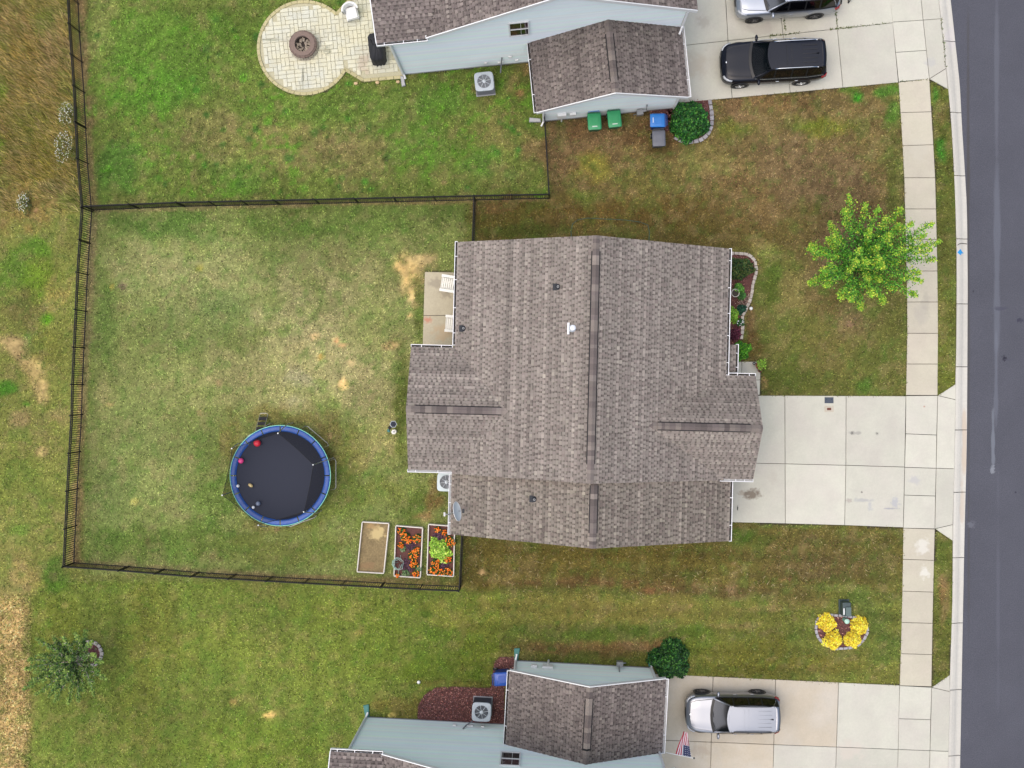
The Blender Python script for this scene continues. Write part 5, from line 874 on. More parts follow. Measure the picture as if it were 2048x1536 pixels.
def cart(label, px, py, rz, lid, body, bar=None, w=.62, d=.82, h=1.06, text=True, group='wheeled carts'):
    x, y, _ = P(px, py, h); t = thing('wheeled_bin', label, 'bin', (x, y, 0), rz)
    def ring(k, z, s): return [(-w / 2 * k, -d / 2 * k * s + .02, z), (w / 2 * k, -d / 2 * k * s + .02, z), (w / 2 * k, d / 2 * k, z), (-w / 2 * k, d / 2 * k, z)]
    m = MB(); rs_ = [ring(.72, .06, 1), ring(.95, h - .12, 1), ring(1.0, h - .11, 1), ring(1.0, h - .07, 1)]; m.add([p for r_ in rs_ for p in r_], [(3, 2, 1, 0)] + [(i * 4 + k, i * 4 + (k + 1) % 4, i * 4 + 4 + (k + 1) % 4, i * 4 + 4 + k) for i in range(3) for k in range(4)] + [(12, 13, 14, 15)]); m.build('body', M[body], t, bevel=.03)
    rows = []                                          # lid: pillowed, front edge at -y
    for i in range(7):
        yy = -d / 2 - .01 + (d - .06) * i / 6; rows.append([(s_ * (w / 2 + .012) * (1 - .06 * (i == 0)), yy, h - .07 + (.06 if abs(s_) < .99 else .012) * (1 if 0 < i < 6 else .35) + .02 * (1 - s_ * s_)) for s_ in (-1, -.86, -.72, -.3, 0, .3, .72, .86, 1)])
    m = MB().grid(rows); l_ = m.build('lid', M[lid], t, smooth=True); MB().box((0, -.02, h + .012), (w * .55, d * .5, .02)).build('lid_panel', M[lid], l_, bevel=.008)
    if text:
        for k in range(6): MB().box((-.1 + k * .04, -d / 2 + .13, h + .006), (.028, .045, .012)).build('lid_print', M['white_plastic'], l_)
    m = MB(); m.tube([(-w * .4, d / 2 - .05, h - .1), (-w * .4, d / 2 + .05, h - .06), (w * .4, d / 2 + .05, h - .06), (w * .4, d / 2 - .05, h - .1)], .02, 7); m.build('handle', M[bar or body], t)
    for s_ in (-1, 1):
        m = MB(); m.tube([(s_ * (w * .42 - .03), d / 2 - .07, .13), (s_ * (w * .42 + .03), d / 2 - .07, .13)], .13, 16); wh = m.build('wheel', M['rubber'], t); MB().tube([(s_ * (w * .42 - .035), d / 2 - .07, .13), (s_ * (w * .42 + .035), d / 2 - .07, .13)], .06, 12).build('hub', M['splash_grey'], wh)
    return t
cart('green wheeled bin with blue handle bar by the top garage, left of two', 1189, 241, .06, 'bin_green', 'bin_green_body', 'bin_blue'); cart('green wheeled bin by the top garage, right of two', 1229, 236, .1, 'bin_green', 'bin_green_body')
cart('bright blue wheeled bin turned sideways by the top garage', 1316.5, 240, -PI / 2 + .02, 'bin_blue', 'bin_blue_body', w=.62, d=.74); cart('grey wheeled bin below the bright blue one', 1318, 275.5, .04, 'bin_grey', 'bin_grey_body', text=False, w=.6, d=.76)
cart('dark blue wheeled bin half under the eave of the bottom garage', 1004, 1359, PI / 2 + .06, 'bin_navy', 'bin_blue_body', text=False)
def block(label, pts, z, mt, cat='splash block', nm='splash_block'):
    q = [Vector(P(*p)) for p in pts]; ce = sum(q, Vector()) / len(q); m = MB(); m.prism([(p.x - ce.x, p.y - ce.y) for p in q], 0, z, .012); t = thing(nm, label, cat, ce); o = m.build('tray', M[mt], t); ip = inset([(p.x - ce.x, p.y - ce.y) for p in q], .03); MB().prism(ip, z - .01, z + .004).build('channel', M['trough_light' if 'grey' in mt else mt], o)
block('grey concrete splash block at the left corner of the top house', [(801, 153), (808, 154), (811.5, 172), (804, 174)], .1, 'splash_grey'); block('grey concrete splash block by the top garage corner', [(1059, 236), (1081, 238), (1082, 245), (1058, 245)], .1, 'splash_grey')
block('green downspout tray at the left corner of the bottom house', [(727, 1410), (738, 1408), (739, 1433), (731, 1433)], .1, 'splash_green'); block('green downspout tray at the left corner of the bottom garage', [(1028.5, 1296), (1040, 1296), (1036, 1320), (1029, 1320)], .1, 'splash_green'); block('green downspout tray next to the dark bush by the bottom garage', [(1296, 1308), (1306, 1308), (1304, 1332), (1297, 1332)], .1, 'splash_green')
for px, py, l in ((712, 167, 'pale rock left of the patio edge'), (755, 165, 'pale rock in the middle of the patio edge'), (796, 164, 'pale rock at the house corner by the patio')):
    o = MB().ball((0, 0, .03), .1, 10, 6, (1, .8, .45), .2).build('rock', mat('rock_' + str(px), C(206, 178, 136), .9, .25, 12), None, True, P(px, py)); tag(o, l, 'rock')
t = thing('lawn_marker', 'white round cap in the lower lawn', 'marker', P(838, 1363)); MB().lathe([(.02, 0), (.02, .12)], 8).build('stake', M['rubber'], t); MB().lathe([(.05, .1), (.085, .12), (.07, .17), (0, .18)], 16).build('cap', M['white_plastic'], t, smooth=True)
# garden hose
o = MB().tube([P(x, y, .02) for x, y in ((1143, 480), (1142, 462), (1145, 448), (1155, 440), (1175, 436), (1210, 438), (1250, 440), (1280, 444), (1296, 450), (1299, 465), (1297, 490))], .018, 6).build('garden_hose', M['hose_teal']); tag(o, 'thin dark teal garden hose lying in the side yard', 'hose')
# meter lids in the drive
t = thing('meter_lid', 'dark rectangular utility lid at the top of the central driveway', 'lid', P(1658, 800.5, .03)); t.location.z = .032; MB().box((0, 0, .006), (.43, .29, .018)).build('lid', M['lid_dark'], t, bevel=.008)
for s_ in (-1, 1): MB().lathe([(.02, .0165), (0, .017)], 12, (s_ * .12, .05, 0)).build('bolt', M['vent_black'], t)
t = thing('meter_lid', 'tan framed utility lid with rusty centre in the central driveway', 'lid', P(1658, 818, .03)); t.location.z = .032; MB().box((0, 0, .005), (.44, .29, .016)).build('frame', M['lid_frame'], t, bevel=.008); MB().box((0, 0, .009), (.36, .21, .014)).build('lid', M['concrete_tan'], t); MB().box((0, 0, .012), (.2, .12, .014)).build('cover_plate', M['lid_rust'], t)
# painted arrow and a crack on the kerb
def kz(px, py): w = (px - at(KB, py)) / (at(KF, py) - at(KB, py)); return float(np.interp(w, [0, .2, .42, .58, .7, 1], [.018, .016, -.02, -.066, -.082, -.078])) + .004
m = MB(); A_ = [(1914.3, 505), (1917.5, 501), (1921.5, 498), (1924, 502), (1925.5, 504.2), (1929, 505.8), (1926, 506.8), (1923, 507), (1922.5, 511), (1918.5, 508.5)]; m.add([P(x, y)[:2] + (kz(x, y),) for x, y in A_], [(0, 9, 1), (1, 9, 8, 2), (2, 8, 7, 3), (3, 7, 6, 4), (4, 6, 5)]); o = m.build('painted_arrow', M['paint_blue']); tag(o, 'small bright blue spray-painted arrow on the kerb', 'road marking')
m = MB(); cr = [(1914.5, 490.5), (1918, 488), (1923, 486.6), (1928, 486.6), (1935.5, 487.6)]; m.grid([[P(x, y - .8)[:2] + (kz(x, y),), P(x, y + .8)[:2] + (kz(x, y),)] for x, y in cr]); o = m.build('kerb_crack', M['crack']); o.parent = kerb
# ------------------------------------------------------------------ paved patio of the top house
pc = Vector(P(*PATIO_C)); pat = tag(MB().prism([P(*q)[:2] for q in arc(PATIO_C, PATIO_R - 1, 0, 358, 48)], -.1, .0).prism([P(*q)[:2] for q in PATIO_N], -.1, .003).build('paved_patio', M['joint_sand']), 'round cream paved patio behind the top house', kind='structure')
rg = PATIO_R / S; th = math.radians(5.8); rs = np.random.RandomState(8); cells = []; u = .2                          # running ashlar of square and half blocks
occ = {}
def inside(x, y):
    px, py = PX(x, y); r_ = math.hypot(px - PATIO_C[0], py - PATIO_C[1])
    return r_ < PATIO_R - 6 or bool(inpoly(np.array([px]), np.array([py]), [(672, 33), (712, -8), (795, -8), (801, 150), (728, 155), (690, 131)])[0])
ct, st_ = math.cos(th), math.sin(th); pv = []
for j in range(-40, 40):
    for i in range(-40, 60):
        if (i, j) in occ: continue
        k = rs.rand(); dim = (2, 1) if k < .45 else (1, 2) if k < .82 else (1, 1)
        if any((i + a, j + b) in occ for a in range(dim[0]) for b in range(dim[1])): dim = (1, 1)
        for a in range(dim[0]):
            for b in range(dim[1]): occ[(i + a, j + b)] = 1
        cx, cy = (i + dim[0] / 2) * u, (j + dim[1] / 2) * u; x, y = pc.x + cx * ct - cy * st_, pc.y + cx * st_ + cy * ct
        hw, hh = dim[0] * u / 2 - .012, dim[1] * u / 2 - .012; cs = [(x + a * hw * ct - b * hh * st_, y + a * hw * st_ + b * hh * ct) for a in (-1, 1) for b in (-1, 1)]
        if sum(inside(*q) for q in cs) >= 3 and inside(x, y): pv.append((x, y, dim))
pv.sort(key=lambda q: -q[2][0] * q[2][1]); pm = {}
for d_ in ((2, 1), (1, 2), (1, 1)): m = MB(); a, b = d_[0] * u / 2 - .009, d_[1] * u / 2 - .009; m.prism([(-a, -b), (a, -b), (a, b), (-a, b)], -.05, .036, .006); pm[d_] = m.mesh('paver'); pm[d_].materials.append(M['paver'])
rest = MB()
for i, (x, y, d_) in enumerate(pv):
    if i < 300: o = link('paver', pm[d_], None, pat, loc=(x, y, rs.uniform(-.004, .004)), rz=th + rs.normal(0, .012))
    else: a, b = d_[0] * u / 2 - .009, d_[1] * u / 2 - .009; rest.prism([(x + p * a * ct - q * b * st_, y + p * a * st_ + q * b * ct) for p, q in ((-1, -1), (1, -1), (1, 1), (-1, 1))], -.05, .036, .006)
if rest.v: rest.build('pavers', M['paver'], pat, kind='stuff')
def border(path, w_px=6):
    for a, b in zip(path[:-1], path[1:]):
        A0, B0 = Vector(P(*a)), Vector(P(*b)); d = B0 - A0; L_ = d.length; n = max(1, round(L_ / .36))
        for i in range(n): c_ = A0 + d * ((i + .5) / n); o = link('border_paver', bmesh_, None, pat, loc=(c_.x, c_.y, 0), rz=math.atan2(d.y, d.x)); o.scale.x = L_ / n / .36
bmesh_ = MB().prism([(-.172, -.075), (.172, -.075), (.172, .075), (-.172, .075)], -.05, .055, .012).mesh('border_paver'); bmesh_.materials.append(M['paver_border'])
a1 = math.degrees(math.atan2(PATIO_C[1] - 30, 672 - PATIO_C[0])); a2 = math.degrees(math.atan2(PATIO_C[1] - 137, 688.5 - PATIO_C[0])) + 360
border(arc(PATIO_C, PATIO_R - 2.4, a1, a2, 38)); border([(672.5, 29), (712, -13)]); border([(688.5, 138), (727, 161), (803, 154.5)])
# fire pit
t = thing('fire_pit', 'round stacked stone fire pit on the paved patio', 'fire pit', P(609, 93))
for L_ in range(3):
    n = 16
    for k in range(n):
        a = 2 * PI * (k + .5 * (L_ % 2)) / n; r_ = .6 - .02 * L_; o = MB().prism([(-.11, -.1), (.11, -.1), (.125 * .98, .1), (-.125 * .98, .1)], 0, .125, .02).build('stone', M['fire_stone_white' if L_ < 2 else 'fire_stone'], t, loc=(r_ * math.cos(a), r_ * math.sin(a), L_ * .13)); o.rotation_euler.z = a - PI / 2 + random.uniform(-.05, .05)
MB().lathe([(.58, .39), (.585, .43), (.38, .44), (.37, .3)], 30).build('cap_ring', M['fire_stone'], t); MB().lathe([(.39, .2), (0, .23)], 24).build('ash_bed', M['ash'], t)
rkm = [MB().ball((0, 0, 0), .045, 7, 5, (1.2, 1, .7), .2).mesh('lava_rock') for _ in range(3)]
for q in rkm: q.materials.append(M['rock'])
for k in range(70): a, r_ = random.uniform(0, 6.28), .34 * math.sqrt(random.random()); link('lava_rock', rkm[k % 3], None, t, loc=(r_ * math.cos(a), r_ * math.sin(a), .25 + random.uniform(0, .03)), rz=a)
# covered grill
t = thing('covered_grill', 'barbecue under a black cover on the patio corner', 'grill', P(757, 104), .12)
rows = []
for z, a, b, oy in ((0.03, .36, .68, 0), (.35, .36, .67, 0), (.78, .35, .66, 0), (.88, .33, .62, .0), (1.02, .2, .4, .06), (1.12, .13, .3, .08), (1.15, .02, .05, .08)):
    row = []
    for k in range(41):
        an = 2 * PI * k / 40; e = 5.; c_, s_ = math.cos(an), math.sin(an); q = 1 / (abs(c_) ** e + abs(s_) ** e) ** (1 / e); f_ = 1 + .05 * math.sin(k * 2.3 + z * 3) * (1.2 - z); row.append((q * c_ * a * f_ + (.05 if z > .9 else 0), q * s_ * b * f_ + oy, z + .015 * math.sin(k * 1.7)))
    rows.append(row)
MB().grid(rows).build('cover', M['black_fabric'], t, smooth=True); MB().tube([(-.2, .3, 1.0), (-.1, .0, 1.12), (.12, -.3, .98)], .02, 6).build('cover_seam', M['rubber'], t)
# white armchair
t = thing('armchair', 'white cushioned armchair on the top patio', 'armchair', P(702, 24, .5)[:2] + (.04,), .25); MB().box((0, -.02, .36), (.52, .56, .14)).build('seat_cushion', M['cushion'], t, bevel=.05); rows = []
for z in (.2, .45, .68, .78): rows.append([((.37 + .05 * z) * math.cos(PI * k / 20) * 1.0, (.36 + .05 * z) * math.sin(PI * k / 20) + .0, z) for k in range(21)])
for z in (.78, .68, .45, .2): rows.append([((.31 + .04 * z) * math.cos(PI * k / 20), (.3 + .04 * z) * math.sin(PI * k / 20), z) for k in range(21)])
MB().grid(rows).build('backrest', M['white_plastic'], t, smooth=True); MB().box((0, 0, .22), (.6, .56, .12)).build('seat_frame', M['white_plastic'], t)
for a, b in ((-.27, -.25), (.27, -.25), (-.27, .25), (.27, .25)): MB().tube([(a, b, 0), (a * .95, b * .95, .25)], .025, 7).build('leg', M['ac_body'], t)
# satellite dish on the lower left eave
x, y, z = P(911, 1023, 3.5); t = thing('satellite_dish', 'pale oval satellite dish on the lower left roof edge', 'satellite dish', P(893, 1029, 2.9)); b0 = Vector(t.location); cdi = Vector((x, y, 3.55)) - b0; rows = []
rot = Matrix.Rotation(.2, 3, 'Z') @ Matrix.Rotation(1.24, 3, 'Y')
for i in range(7):
    r_ = i / 6; rows.append([cdi + rot @ Vector((.4 * r_ * math.cos(2 * PI * k / 28) * .98, .44 * r_ * math.sin(2 * PI * k / 28), .09 * r_ * r_)) for k in range(29)])
MB().grid(rows).build('reflector', M['dish'], t, smooth=True); MB().tube(rows[-1], .012, 6, False).build('rim', M['white_plastic'], t)
MB().tube([(-.12, 0, -.1), (.0, 0, -.05), (.15, .02, .15), cdi + Vector((-.04, 0, 0))], .03, 8).build('mast', M['galvanised'], t); MB().box((-.1, 0, -.08), (.08, .18, .04)).build('bracket', M['galvanised'], t)
MB().tube([cdi + Vector((0, 0, -.25)), cdi + Vector((.28, 0, -.2)), cdi + Vector((.34, .03, -.02))], .018, 6).build('feed_arm', M['galvanised'], t); MB().box(cdi + Vector((.35, .03, 0)), (.1, .2, .1)).build('receiver', M['flash_black'], t)
# flag on a pole at the bottom garage corner
p0, p1 = Vector(P(1332, 1505, 2.2)), Vector(P(1388, 1516.5, 2.75)); t = thing('flag', 'striped flag with starred blue canton on a white pole by the bottom garage', 'flag', tuple(p0)); d = p1 - p0; MB().tube([(0, 0, 0), tuple(d)], .018, 8).build('pole', M['white_plastic'], t); MB().ball(d, .045).build('finial', M['brass'], t, smooth=True)
m = MB(); a0, a1 = d * .34, d * .9; NU, NV = 26, 40; G = []                                # hoist along the pole, fly draping towards the house side
fly = [Vector(P(1366, 1463.5, 2.0)) - p0, Vector(P(1377, 1465, 1.9)) - p0]
for i in range(NU + 1):
    u_ = i / NU; hp = a0.lerp(a1, u_); row = []
    for j in range(NV + 1):
        v_ = j / NV; e = fly[0].lerp(fly[1], u_); q = hp.lerp(e, v_); fold = math.sin(u_ * 9 + v_ * 2) * .07 * v_ + math.sin(u_ * 17) * .03 * v_; row.append(q + Vector((fold * .4, 0, fold - .12 * math.sin(PI * v_))))
    G.append(row)
star = set()
for i in range(NU):
    for j in range(NV):
        s_ = int(i / NU * 13); can = i >= NU * 6 // 13 and j < NV * .42; cc = (232, 228, 230) if s_ % 2 else (186, 32, 60)
        if can: cc = (236, 236, 240) if (i % 3 == 1 and j % 3 == 1) or (i % 3 == 2 and j % 3 == 2 and False) else (36, 46, 92)
        m.col = tuple(lin_np(np.array(cc, float)) * K) + (1,); m.add([G[i][j], G[i + 1][j], G[i + 1][j + 1], G[i][j + 1]], [(0, 1, 2, 3)])
m.build('cloth', M['flag'], t)
# ------------------------------------------------------------------ vehicles
def suv(name, label, loc, rz, L, Wd, Ht, paint, roofmat, rail, boxy=1., dash='dash_tan', lower=None, grille=True):
    t = thing(name, label, 'car', (loc[0], loc[1], .03), rz); k = Ht / 1.75; hw = Wd / 2; X = lambda f_: L / 2 - f_ * L
    st = [(0, .60, .42, .74), (.012, .74, .34, .84), (.035, .86, .28, .93), (.075, .94, .25, .985), (.13, .975, .24, 1.02), (.2, .99, .24, 1.05), (.28, 1, .24, 1.085), (.36, 1, .24, 1.11), (.5, 1, .24, 1.12), (.65, 1, .24, 1.13), (.78, 1, .24, 1.15), (.87, .985, .25, 1.16), (.935, .95, .28, 1.14), (.975, .89, .34, 1.08), (.992, .82, .4, .98), (1., .72, .46, .84)]
    rows = []
    for f_, w, zb, zt in st:
        if f_ < .2: w -= (1 - boxy) * .34 * (1 - f_ / .2) ** 2
        if f_ > .9: w -= (1 - boxy) * .2 * ((f_ - .9) / .1) ** 2
        w *= hw; zb *= k; zt *= k; h = zt - zb; hood = f_ < .3
        half = [(.0, zb), (.8 * w, zb), (.94 * w, zb + .05), (.985 * w, zb + .2 * h), (w, zb + .45 * h), (.995 * w, zb + .68 * h), (.965 * w, zb + .88 * h), (.91 * w, zb + .965 * h), (.84 * w, zt), (.5 * w, zt + .022), (0, zt + .03)]
        rows.append([(X(f_), y_, z_) for y_, z_ in half] + [(X(f_), -y_, z_) for y_, z_ in half[-2:0:-1]])
    n = len(rows[0]); m = MB(); m.add([p for r_ in rows for p in r_], [(i * n + j, i * n + (j + 1) % n, i * n + n + (j + 1) % n, i * n + n + j) for i in range(len(rows) - 1) for j in range(n)] + [tuple(range(n))[::-1], tuple(range((len(rows) - 1) * n, len(rows) * n))]); m.build('body', M[paint], t, True, subd=1)
    def bodyz(f_, y_):
        fs = [s_[0] for s_ in st]; w = np.interp(f_, fs, [s_[1] for s_ in st]) * hw; zt = np.interp(f_, fs, [s_[3] for s_ in st]) * k; return zt + .03 * (1 - (abs(y_) / w) ** 2) - (.06 * max(0, (abs(y_) / w - .8) / .2) ** 2)
    # bonnet with shut lines and two creases
    rows = []
    for i in range(9):
        f_ = .055 + .215 * i / 8; wv = np.interp(f_, [.055, .1, .27], [.60, .70, .80]) * hw; rows.append([(X(f_ - .012 * (1 - (s_ * s_)) * (i == 0)), s_ * wv, bodyz(f_, s_ * wv) + .014 + .012 * (.55 < abs(s_) < .85)) for s_ in (-1, -.98, -.86, -.72, -.4, 0, .4, .72, .86, .98, 1)])
    hood = MB().grid(rows).build('hood', M[roofmat], t, True); rows2 = [[(p[0], p[1] * 1.025, p[2] - .012) for p in r_] for r_ in rows]; MB().grid(rows2).build('hood_gap', M['trim_black'], hood)
    # cabin: belt line and roof line
    fc, fr0, fr1, fe = .285, .445, .905, .965; wb = .925 * hw; wr = .645 * hw; zb_ = 1.1 * k; zr_ = Ht - .05
    def belt(f_): return np.interp(f_, [fc, .36, .8, fe], [.86, .93, .925, .84]) * hw, np.interp(f_, [fc, .5, fe], [1.09, 1.13, 1.15]) * k
    def ws(u_, s_):                                   # windshield point
        f0 = fc - .02 + .028 * s_ * s_; f1 = fr0 - .018 + .03 * s_ * s_; y0 = s_ * .84 * hw; y1 = s_ * (wr + .0); z0 = bodyz(fc, 0) + .01; return (X(f0 + (f1 - f0) * u_), y0 + (y1 - y0) * u_, z0 + (zr_ - z0) * (u_ ** .92) + .03 * (1 - s_ * s_) * u_)
    sv = [-1 + 2 * i / 12 for i in range(13)]
    MB().grid([[ws(u_ / 6, s_) for s_ in sv] for u_ in range(7)]).build('windshield', M['glass_car'], t, True)
    MB().grid([[(ws(0, s_)[0] + .07, s_ * .86 * hw, ws(0, s_)[2] + .004), (ws(.06, s_)[0], ws(.06, s_)[1] * 1.01, ws(.06, s_)[2] + .006)] for s_ in sv]).build('cowl', M['trim_black'], t)
    MB().box((X(.40), 0, 1.0 * k), (L * .16, wb * 1.75, .1)).build('dashboard', M[dash], t, bevel=.04)
    for s_ in (-1, 1): MB().box((X(.52), s_ * .38, .98 * k), (.2, .5, .5), 0, ('Y', -.25)).build('seat', M['interior'], t, bevel=.06)
    MB().box((X(.62), 0, .88 * k), (L * .6, wb * 1.8, .34)).build('cabin_floor', M['interior'], t)
    def rw(u_, s_):
        f0 = fe - .025 * s_ * s_; f1 = fr1 - .01 * s_ * s_; y0 = s_ * .80 * hw; y1 = s_ * wr * .97; z0 = 1.15 * k; return (X(f0 + (f1 - f0) * u_), y0 + (y1 - y0) * u_, z0 + (zr_ - .02 - z0) * u_)
    MB().grid([[rw(u_ / 4, s_) for s_ in sv] for u_ in range(5)]).build('rear_window', M['glass_dark'], t, True)
    for s_ in (-1, 1):
        cuts = [.335, .48, .64, .78, .93]
        def side(f_, u_):
            y0, z0 = belt(f_); fr_ = max(fr0 + .005, min(fr1, f_ if f_ > fr0 else fr0)); y1 = wr * np.interp(f_, [.3, .6, .93], [1.0, 1.02, .97]); ff = f_ + (fr_ - f_) * u_ * (1 if f_ < fr0 else 0)
            return (X(ff), s_ * (y0 + (y1 - y0) * u_), z0 + (zr_ - .01 - z0) * u_)
        MB().grid([[side(f_, u_) for f_ in np.linspace(.3, .95, 14)] for u_ in (0, .35, .7, 1)]).build('window_surround', M['trim_black'], t, True)
        for a, b in zip(cuts[:-1], cuts[1:]):
            g_ = .008; MB().grid([[(lambda q: (q[0], q[1] + s_ * .012, q[2] + .008))(side(f_, u_)) for f_ in np.linspace(a + g_, b - g_, 4)] for u_ in (.12, .5, .86)]).build('side_window', M['glass_dark'], t, True)
        MB().tube([ws(0, s_), ws(.5, s_), ws(1, s_)], .035 * k, 6).build('pillar', M[paint], t, True); MB().tube([rw(0, s_), rw(.5, s_), rw(1, s_)], .05 * k, 6).build('pillar', M[paint], t, True)
        bl = [side(f_, 0) for f_ in np.linspace(.3, .95, 9)]; MB().tube([(p[0], p[1] + s_ * .012, p[2] - .01) for p in bl], .014, 5).build('belt_trim', M['chrome' if rail == 'chrome' else 'trim_black'], t)
        # wheels
        for f_ in (.185, .775):
            R_ = .375 * k; y0, y1 = s_ * (hw - .23), s_ * (hw + .02); ar = MB(); ar.lathe([(R_ + .07, 0), (R_ + .055, .02), (R_ - .02, .02)], 28); arch = ar.build('wheel_arch', M['trim_black'], t); arch.rotation_euler = (-s_ * PI / 2, 0, 0); arch.location = (X(f_), s_ * (hw * .985), R_)
            wh = MB().lathe([(R_ * .62, -.12), (R_ * .9, -.125), (R_, -.09), (R_, .09), (R_ * .9, .125), (R_ * .62, .12)], 32).build('wheel', M['rubber'], t, True); wh.rotation_euler = (-s_ * PI / 2, 0, 0); wh.location = (X(f_), s_ * (hw - .1), R_)
            m = MB(); m.lathe([(R_ * .64, .08), (R_ * .66, .118), (R_ * .6, .11)], 28); m.lathe([(.07, .1), (.06, .125), (0, .125)], 14)
            for q in range(5):
                a = q * 2 * PI / 5; m.box((R_ * .33 * math.cos(a), R_ * .33 * math.sin(a), .105), (R_ * .6, .075, .02), a)
            m.build('rim', M['chrome' if paint == 'paint_black' else 'rim_dark'], wh); MB().lathe([(R_ * .63, .06), (0, .06)], 24).build('brake_disc', M['trim_black'], wh)
        # mirror, handles, lamps
        MB().ball((X(.335), s_ * (hw + .06), 1.12 * k), .12, 12, 8, (.65, 1.25, .75)).build('mirror', M[paint], t, True); MB().tube([(X(.325), s_ * (hw * .93), 1.1 * k), (X(.333), s_ * (hw + .05), 1.12 * k)], .03, 6).build('mirror_arm', M['trim_black'], t)
        for f_ in (.52, .70): MB().tube([(X(f_) + .1, s_ * (hw * 1.0), .93 * k), (X(f_) + .06, s_ * (hw * 1.0 + .025), .94 * k), (X(f_) - .06, s_ * (hw * 1.0 + .025), .94 * k), (X(f_) - .1, s_ * hw, .93 * k)], .016, 6).build('door_handle', M['chrome' if rail == 'chrome' else paint], t)
        m = MB(); m.grid([[(X(a), s_ * hw * b, c_ * k) for a, b, c_ in ((.008, .62, .80), (.02, .76, .84), (.045, .87, .87), (.085, .945, .90))], [(X(a), s_ * hw * b, c_ * k) for a, b, c_ in ((.018, .60, .90), (.032, .74, .935), (.058, .84, .955), (.095, .90, .975))]]); o = m.build('headlight', M['lamp_clear'], t, True); o.modifiers.new('s', 'SOLIDIFY').thickness = .03
        m = MB(); m.grid([[(X(a), s_ * hw * b, c_ * k) for a, b, c_ in ((.996, .74, .86), (.982, .87, .9), (.945, .96, .92))], [(X(a), s_ * hw * b, c_ * k) for a, b, c_ in ((.985, .72, 1.06), (.968, .84, 1.09), (.93, .92, 1.09))]]); o = m.build('taillight', M['lamp_red'], t, True); o.modifiers.new('s', 'SOLIDIFY').thickness = .03
        pts = [(X(f_), s_ * (wr * 1.0), zr_ + h_) for f_, h_ in ((fr0 + .03, .0), (fr0 + .06, .055), (fr0 + .2, .075), (fr1 - .1, .075), (fr1 - .05, .055), (fr1 - .03, .0))]
        if rail: MB().tube(pts, .022, 7).build('roof_rail', M[rail], t, True)
        MB().box((X(.5), s_ * hw * .86, .3 * k), (L * .5, .05, .1)).build('sill', M['trim_black'], t)
    # roof with ribs
    rows = []
    for i in range(11):
        f_ = fr0 - .01 + (fr1 - fr0 + .02) * i / 10; rows.append([(X(f_ - .03 * (1 - s_ * s_) * (i == 0) + .0), s_ * (wr + .02) * np.interp(i, [0, 3, 8, 10], [.985, 1, .99, .94]), zr_ + .05 * (1 - s_ ** 4) * math.sin(PI * (i + 1.5) / 13) + .005) for s_ in (-1, -.9, -.75, -.4, 0, .4, .75, .9, 1)])
    rf = MB().grid(rows).build('roof', M[roofmat], t, True); m = MB()
    zt = zr_ + .057
    for q in (-.34, -.17, 0, .17, .34): m.box((X(.80), q * hw * 1.2, zt - .004), (L * .14, .022, .012))
    for q in (.585, .63): m.box((X(q), 0, zt), (.012, wr * 1.5, .008))
    m.build('roof_rib', M['trim_black' if paint == 'paint_black' else paint], rf); m = MB(); m.add([(X(.87) + .1, 0, zt), (X(.87) - .08, .03, zt), (X(.87) - .08, -.03, zt), (X(.87) - .06, 0, zt + .075)], [(0, 1, 3), (0, 3, 2), (1, 2, 3)]); m.build('antenna_fin', M['trim_black'], rf)
    m = MB(); m.grid([[rw(1, s_), (rw(1, s_)[0] - .26, s_ * wr * .93, zr_ - .045)] for s_ in sv]); o = m.build('spoiler', M[roofmat], t, True); o.modifiers.new('s', 'SOLIDIFY').thickness = .03
    gw = .56 - (1 - boxy) * .42
    if grille: MB().grid([[(X(-.003 + .012 * s_ * s_), s_ * hw * gw, z_ * k) for s_ in sv] for z_ in (.52, .65, .78)]).build('grille', M['trim_black'], t); MB().lathe([(.06, 0), (.05, .012), (0, .016)], 18, (X(.048), 0, bodyz(.048, 0) + .012)).build('badge', M['chrome'], t)
    MB().box((X(.01), 0, .4 * k), (.06, hw * (gw * 1.9), .1)).build('bumper', M['trim_black'], t, bevel=.02); MB().box((X(.995), 0, .5 * k), (.06, hw * 1.3, .16)).build('bumper', M['trim_black'], t, bevel=.02)
    for s_ in (-.35, .35): MB().tube([ws(.03, s_ - .05), ws(.12, s_ + .45)], .012, 5).build('wiper', M['trim_black'], t)
    return t
suv('parked_car', 'black sport utility vehicle parked on the top driveway', (11.0, 15.37), PI + math.radians(2.8), 5.0, 1.98, 1.75, 'paint_black', 'paint_black', 'chrome')
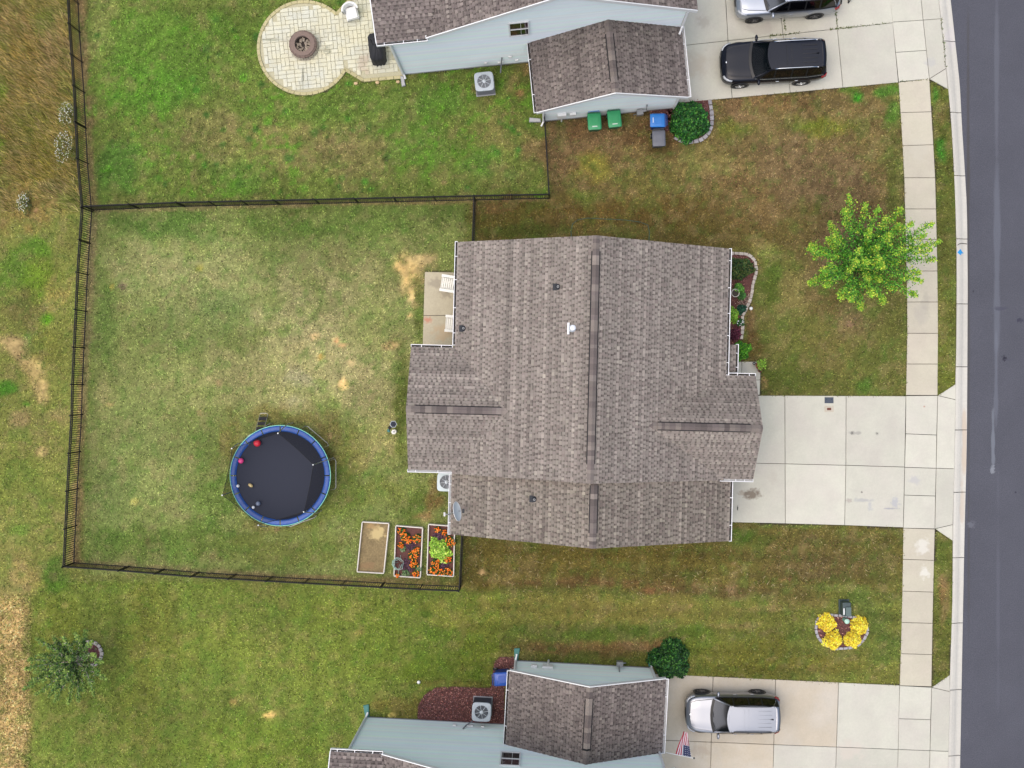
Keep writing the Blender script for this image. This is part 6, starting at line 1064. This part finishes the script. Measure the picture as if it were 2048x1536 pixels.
suv('parked_car', 'silver sport utility vehicle cut off by the top edge', (11.65, 18.55), PI + math.radians(3.9), 4.95, 1.98, 1.75, 'paint_silver', 'paint_silver', 'paint_silver', dash='interior')
suv('parked_car', 'silver grey crossover parked on the bottom driveway', (9.07, -15.7), PI - math.radians(.3), 4.5, 1.86, 1.66, 'paint_grey', 'paint_grey', 'trim_black', dash='interior', boxy=.62)
t = thing('unidentified_item', 'small unidentified black stand behind the silver vehicle at the top edge', 'item', P(1694, -4, .3)[:2] + (.03,)); MB().tube([(-.22, .5, .5), (-.22, -.2, .02)], .035, 8).build('leg', M['rubber'], t); MB().tube([(.14, .5, .5), (.14, -.15, .02), (.3, .05, .25)], .035, 8).build('leg', M['rubber'], t); MB().tube([(-.22, .45, .47), (.14, .45, .47)], .03, 8).build('crossbar', M['rubber'], t)  # unidentified black shape, built as two bent legs and a crossbar

# ------------------------------------------------------------------ clippings and joint weeds
n = 200; qx = RNG.uniform(930, 1790, n); qy = RNG.uniform(1085, 1200, n); k = ~msk(MASK, qx, qy); qx, qy = qx[k], qy[k]
blades('grass_clippings', 'pale dry grass clippings scattered on the side lawn', qx, qy, pick(((186, 170, 130), (170, 154, 112), (156, 132, 100)), len(qx), .1), (.1, .26), (.018, .03), (1.2, 1.5), z0=.07)
jp = []
for (x0, y0), (x1, y1), m_ in (((1540, 72.5), (1600, 66), 60), ((1660, 59.5), (1700, 55), 50), ((1700, 55), (1785, 45), 40), ((1882, 37), (1891, 135), 50), ((1568, 40), (1571, 66), 30), ((1671, 20), (1676, 60), 30), ((1800, 163), (1857, 159), 20)):
    u_ = RNG.rand(m_) ** 1.5; jp.append(np.stack([x0 + (x1 - x0) * u_ + RNG.normal(0, .7, m_), y0 + (y1 - y0) * u_ + RNG.normal(0, .7, m_)], 1))
jp = np.concatenate(jp); blades('joint_weeds', 'small weeds growing in the joints of the top driveway', jp[:, 0], jp[:, 1], pick(((92, 110, 58), (116, 120, 76), (74, 88, 52)), len(jp), .1), (.05, .12), (.03, .05), (.6, 1.4), z0=.03)
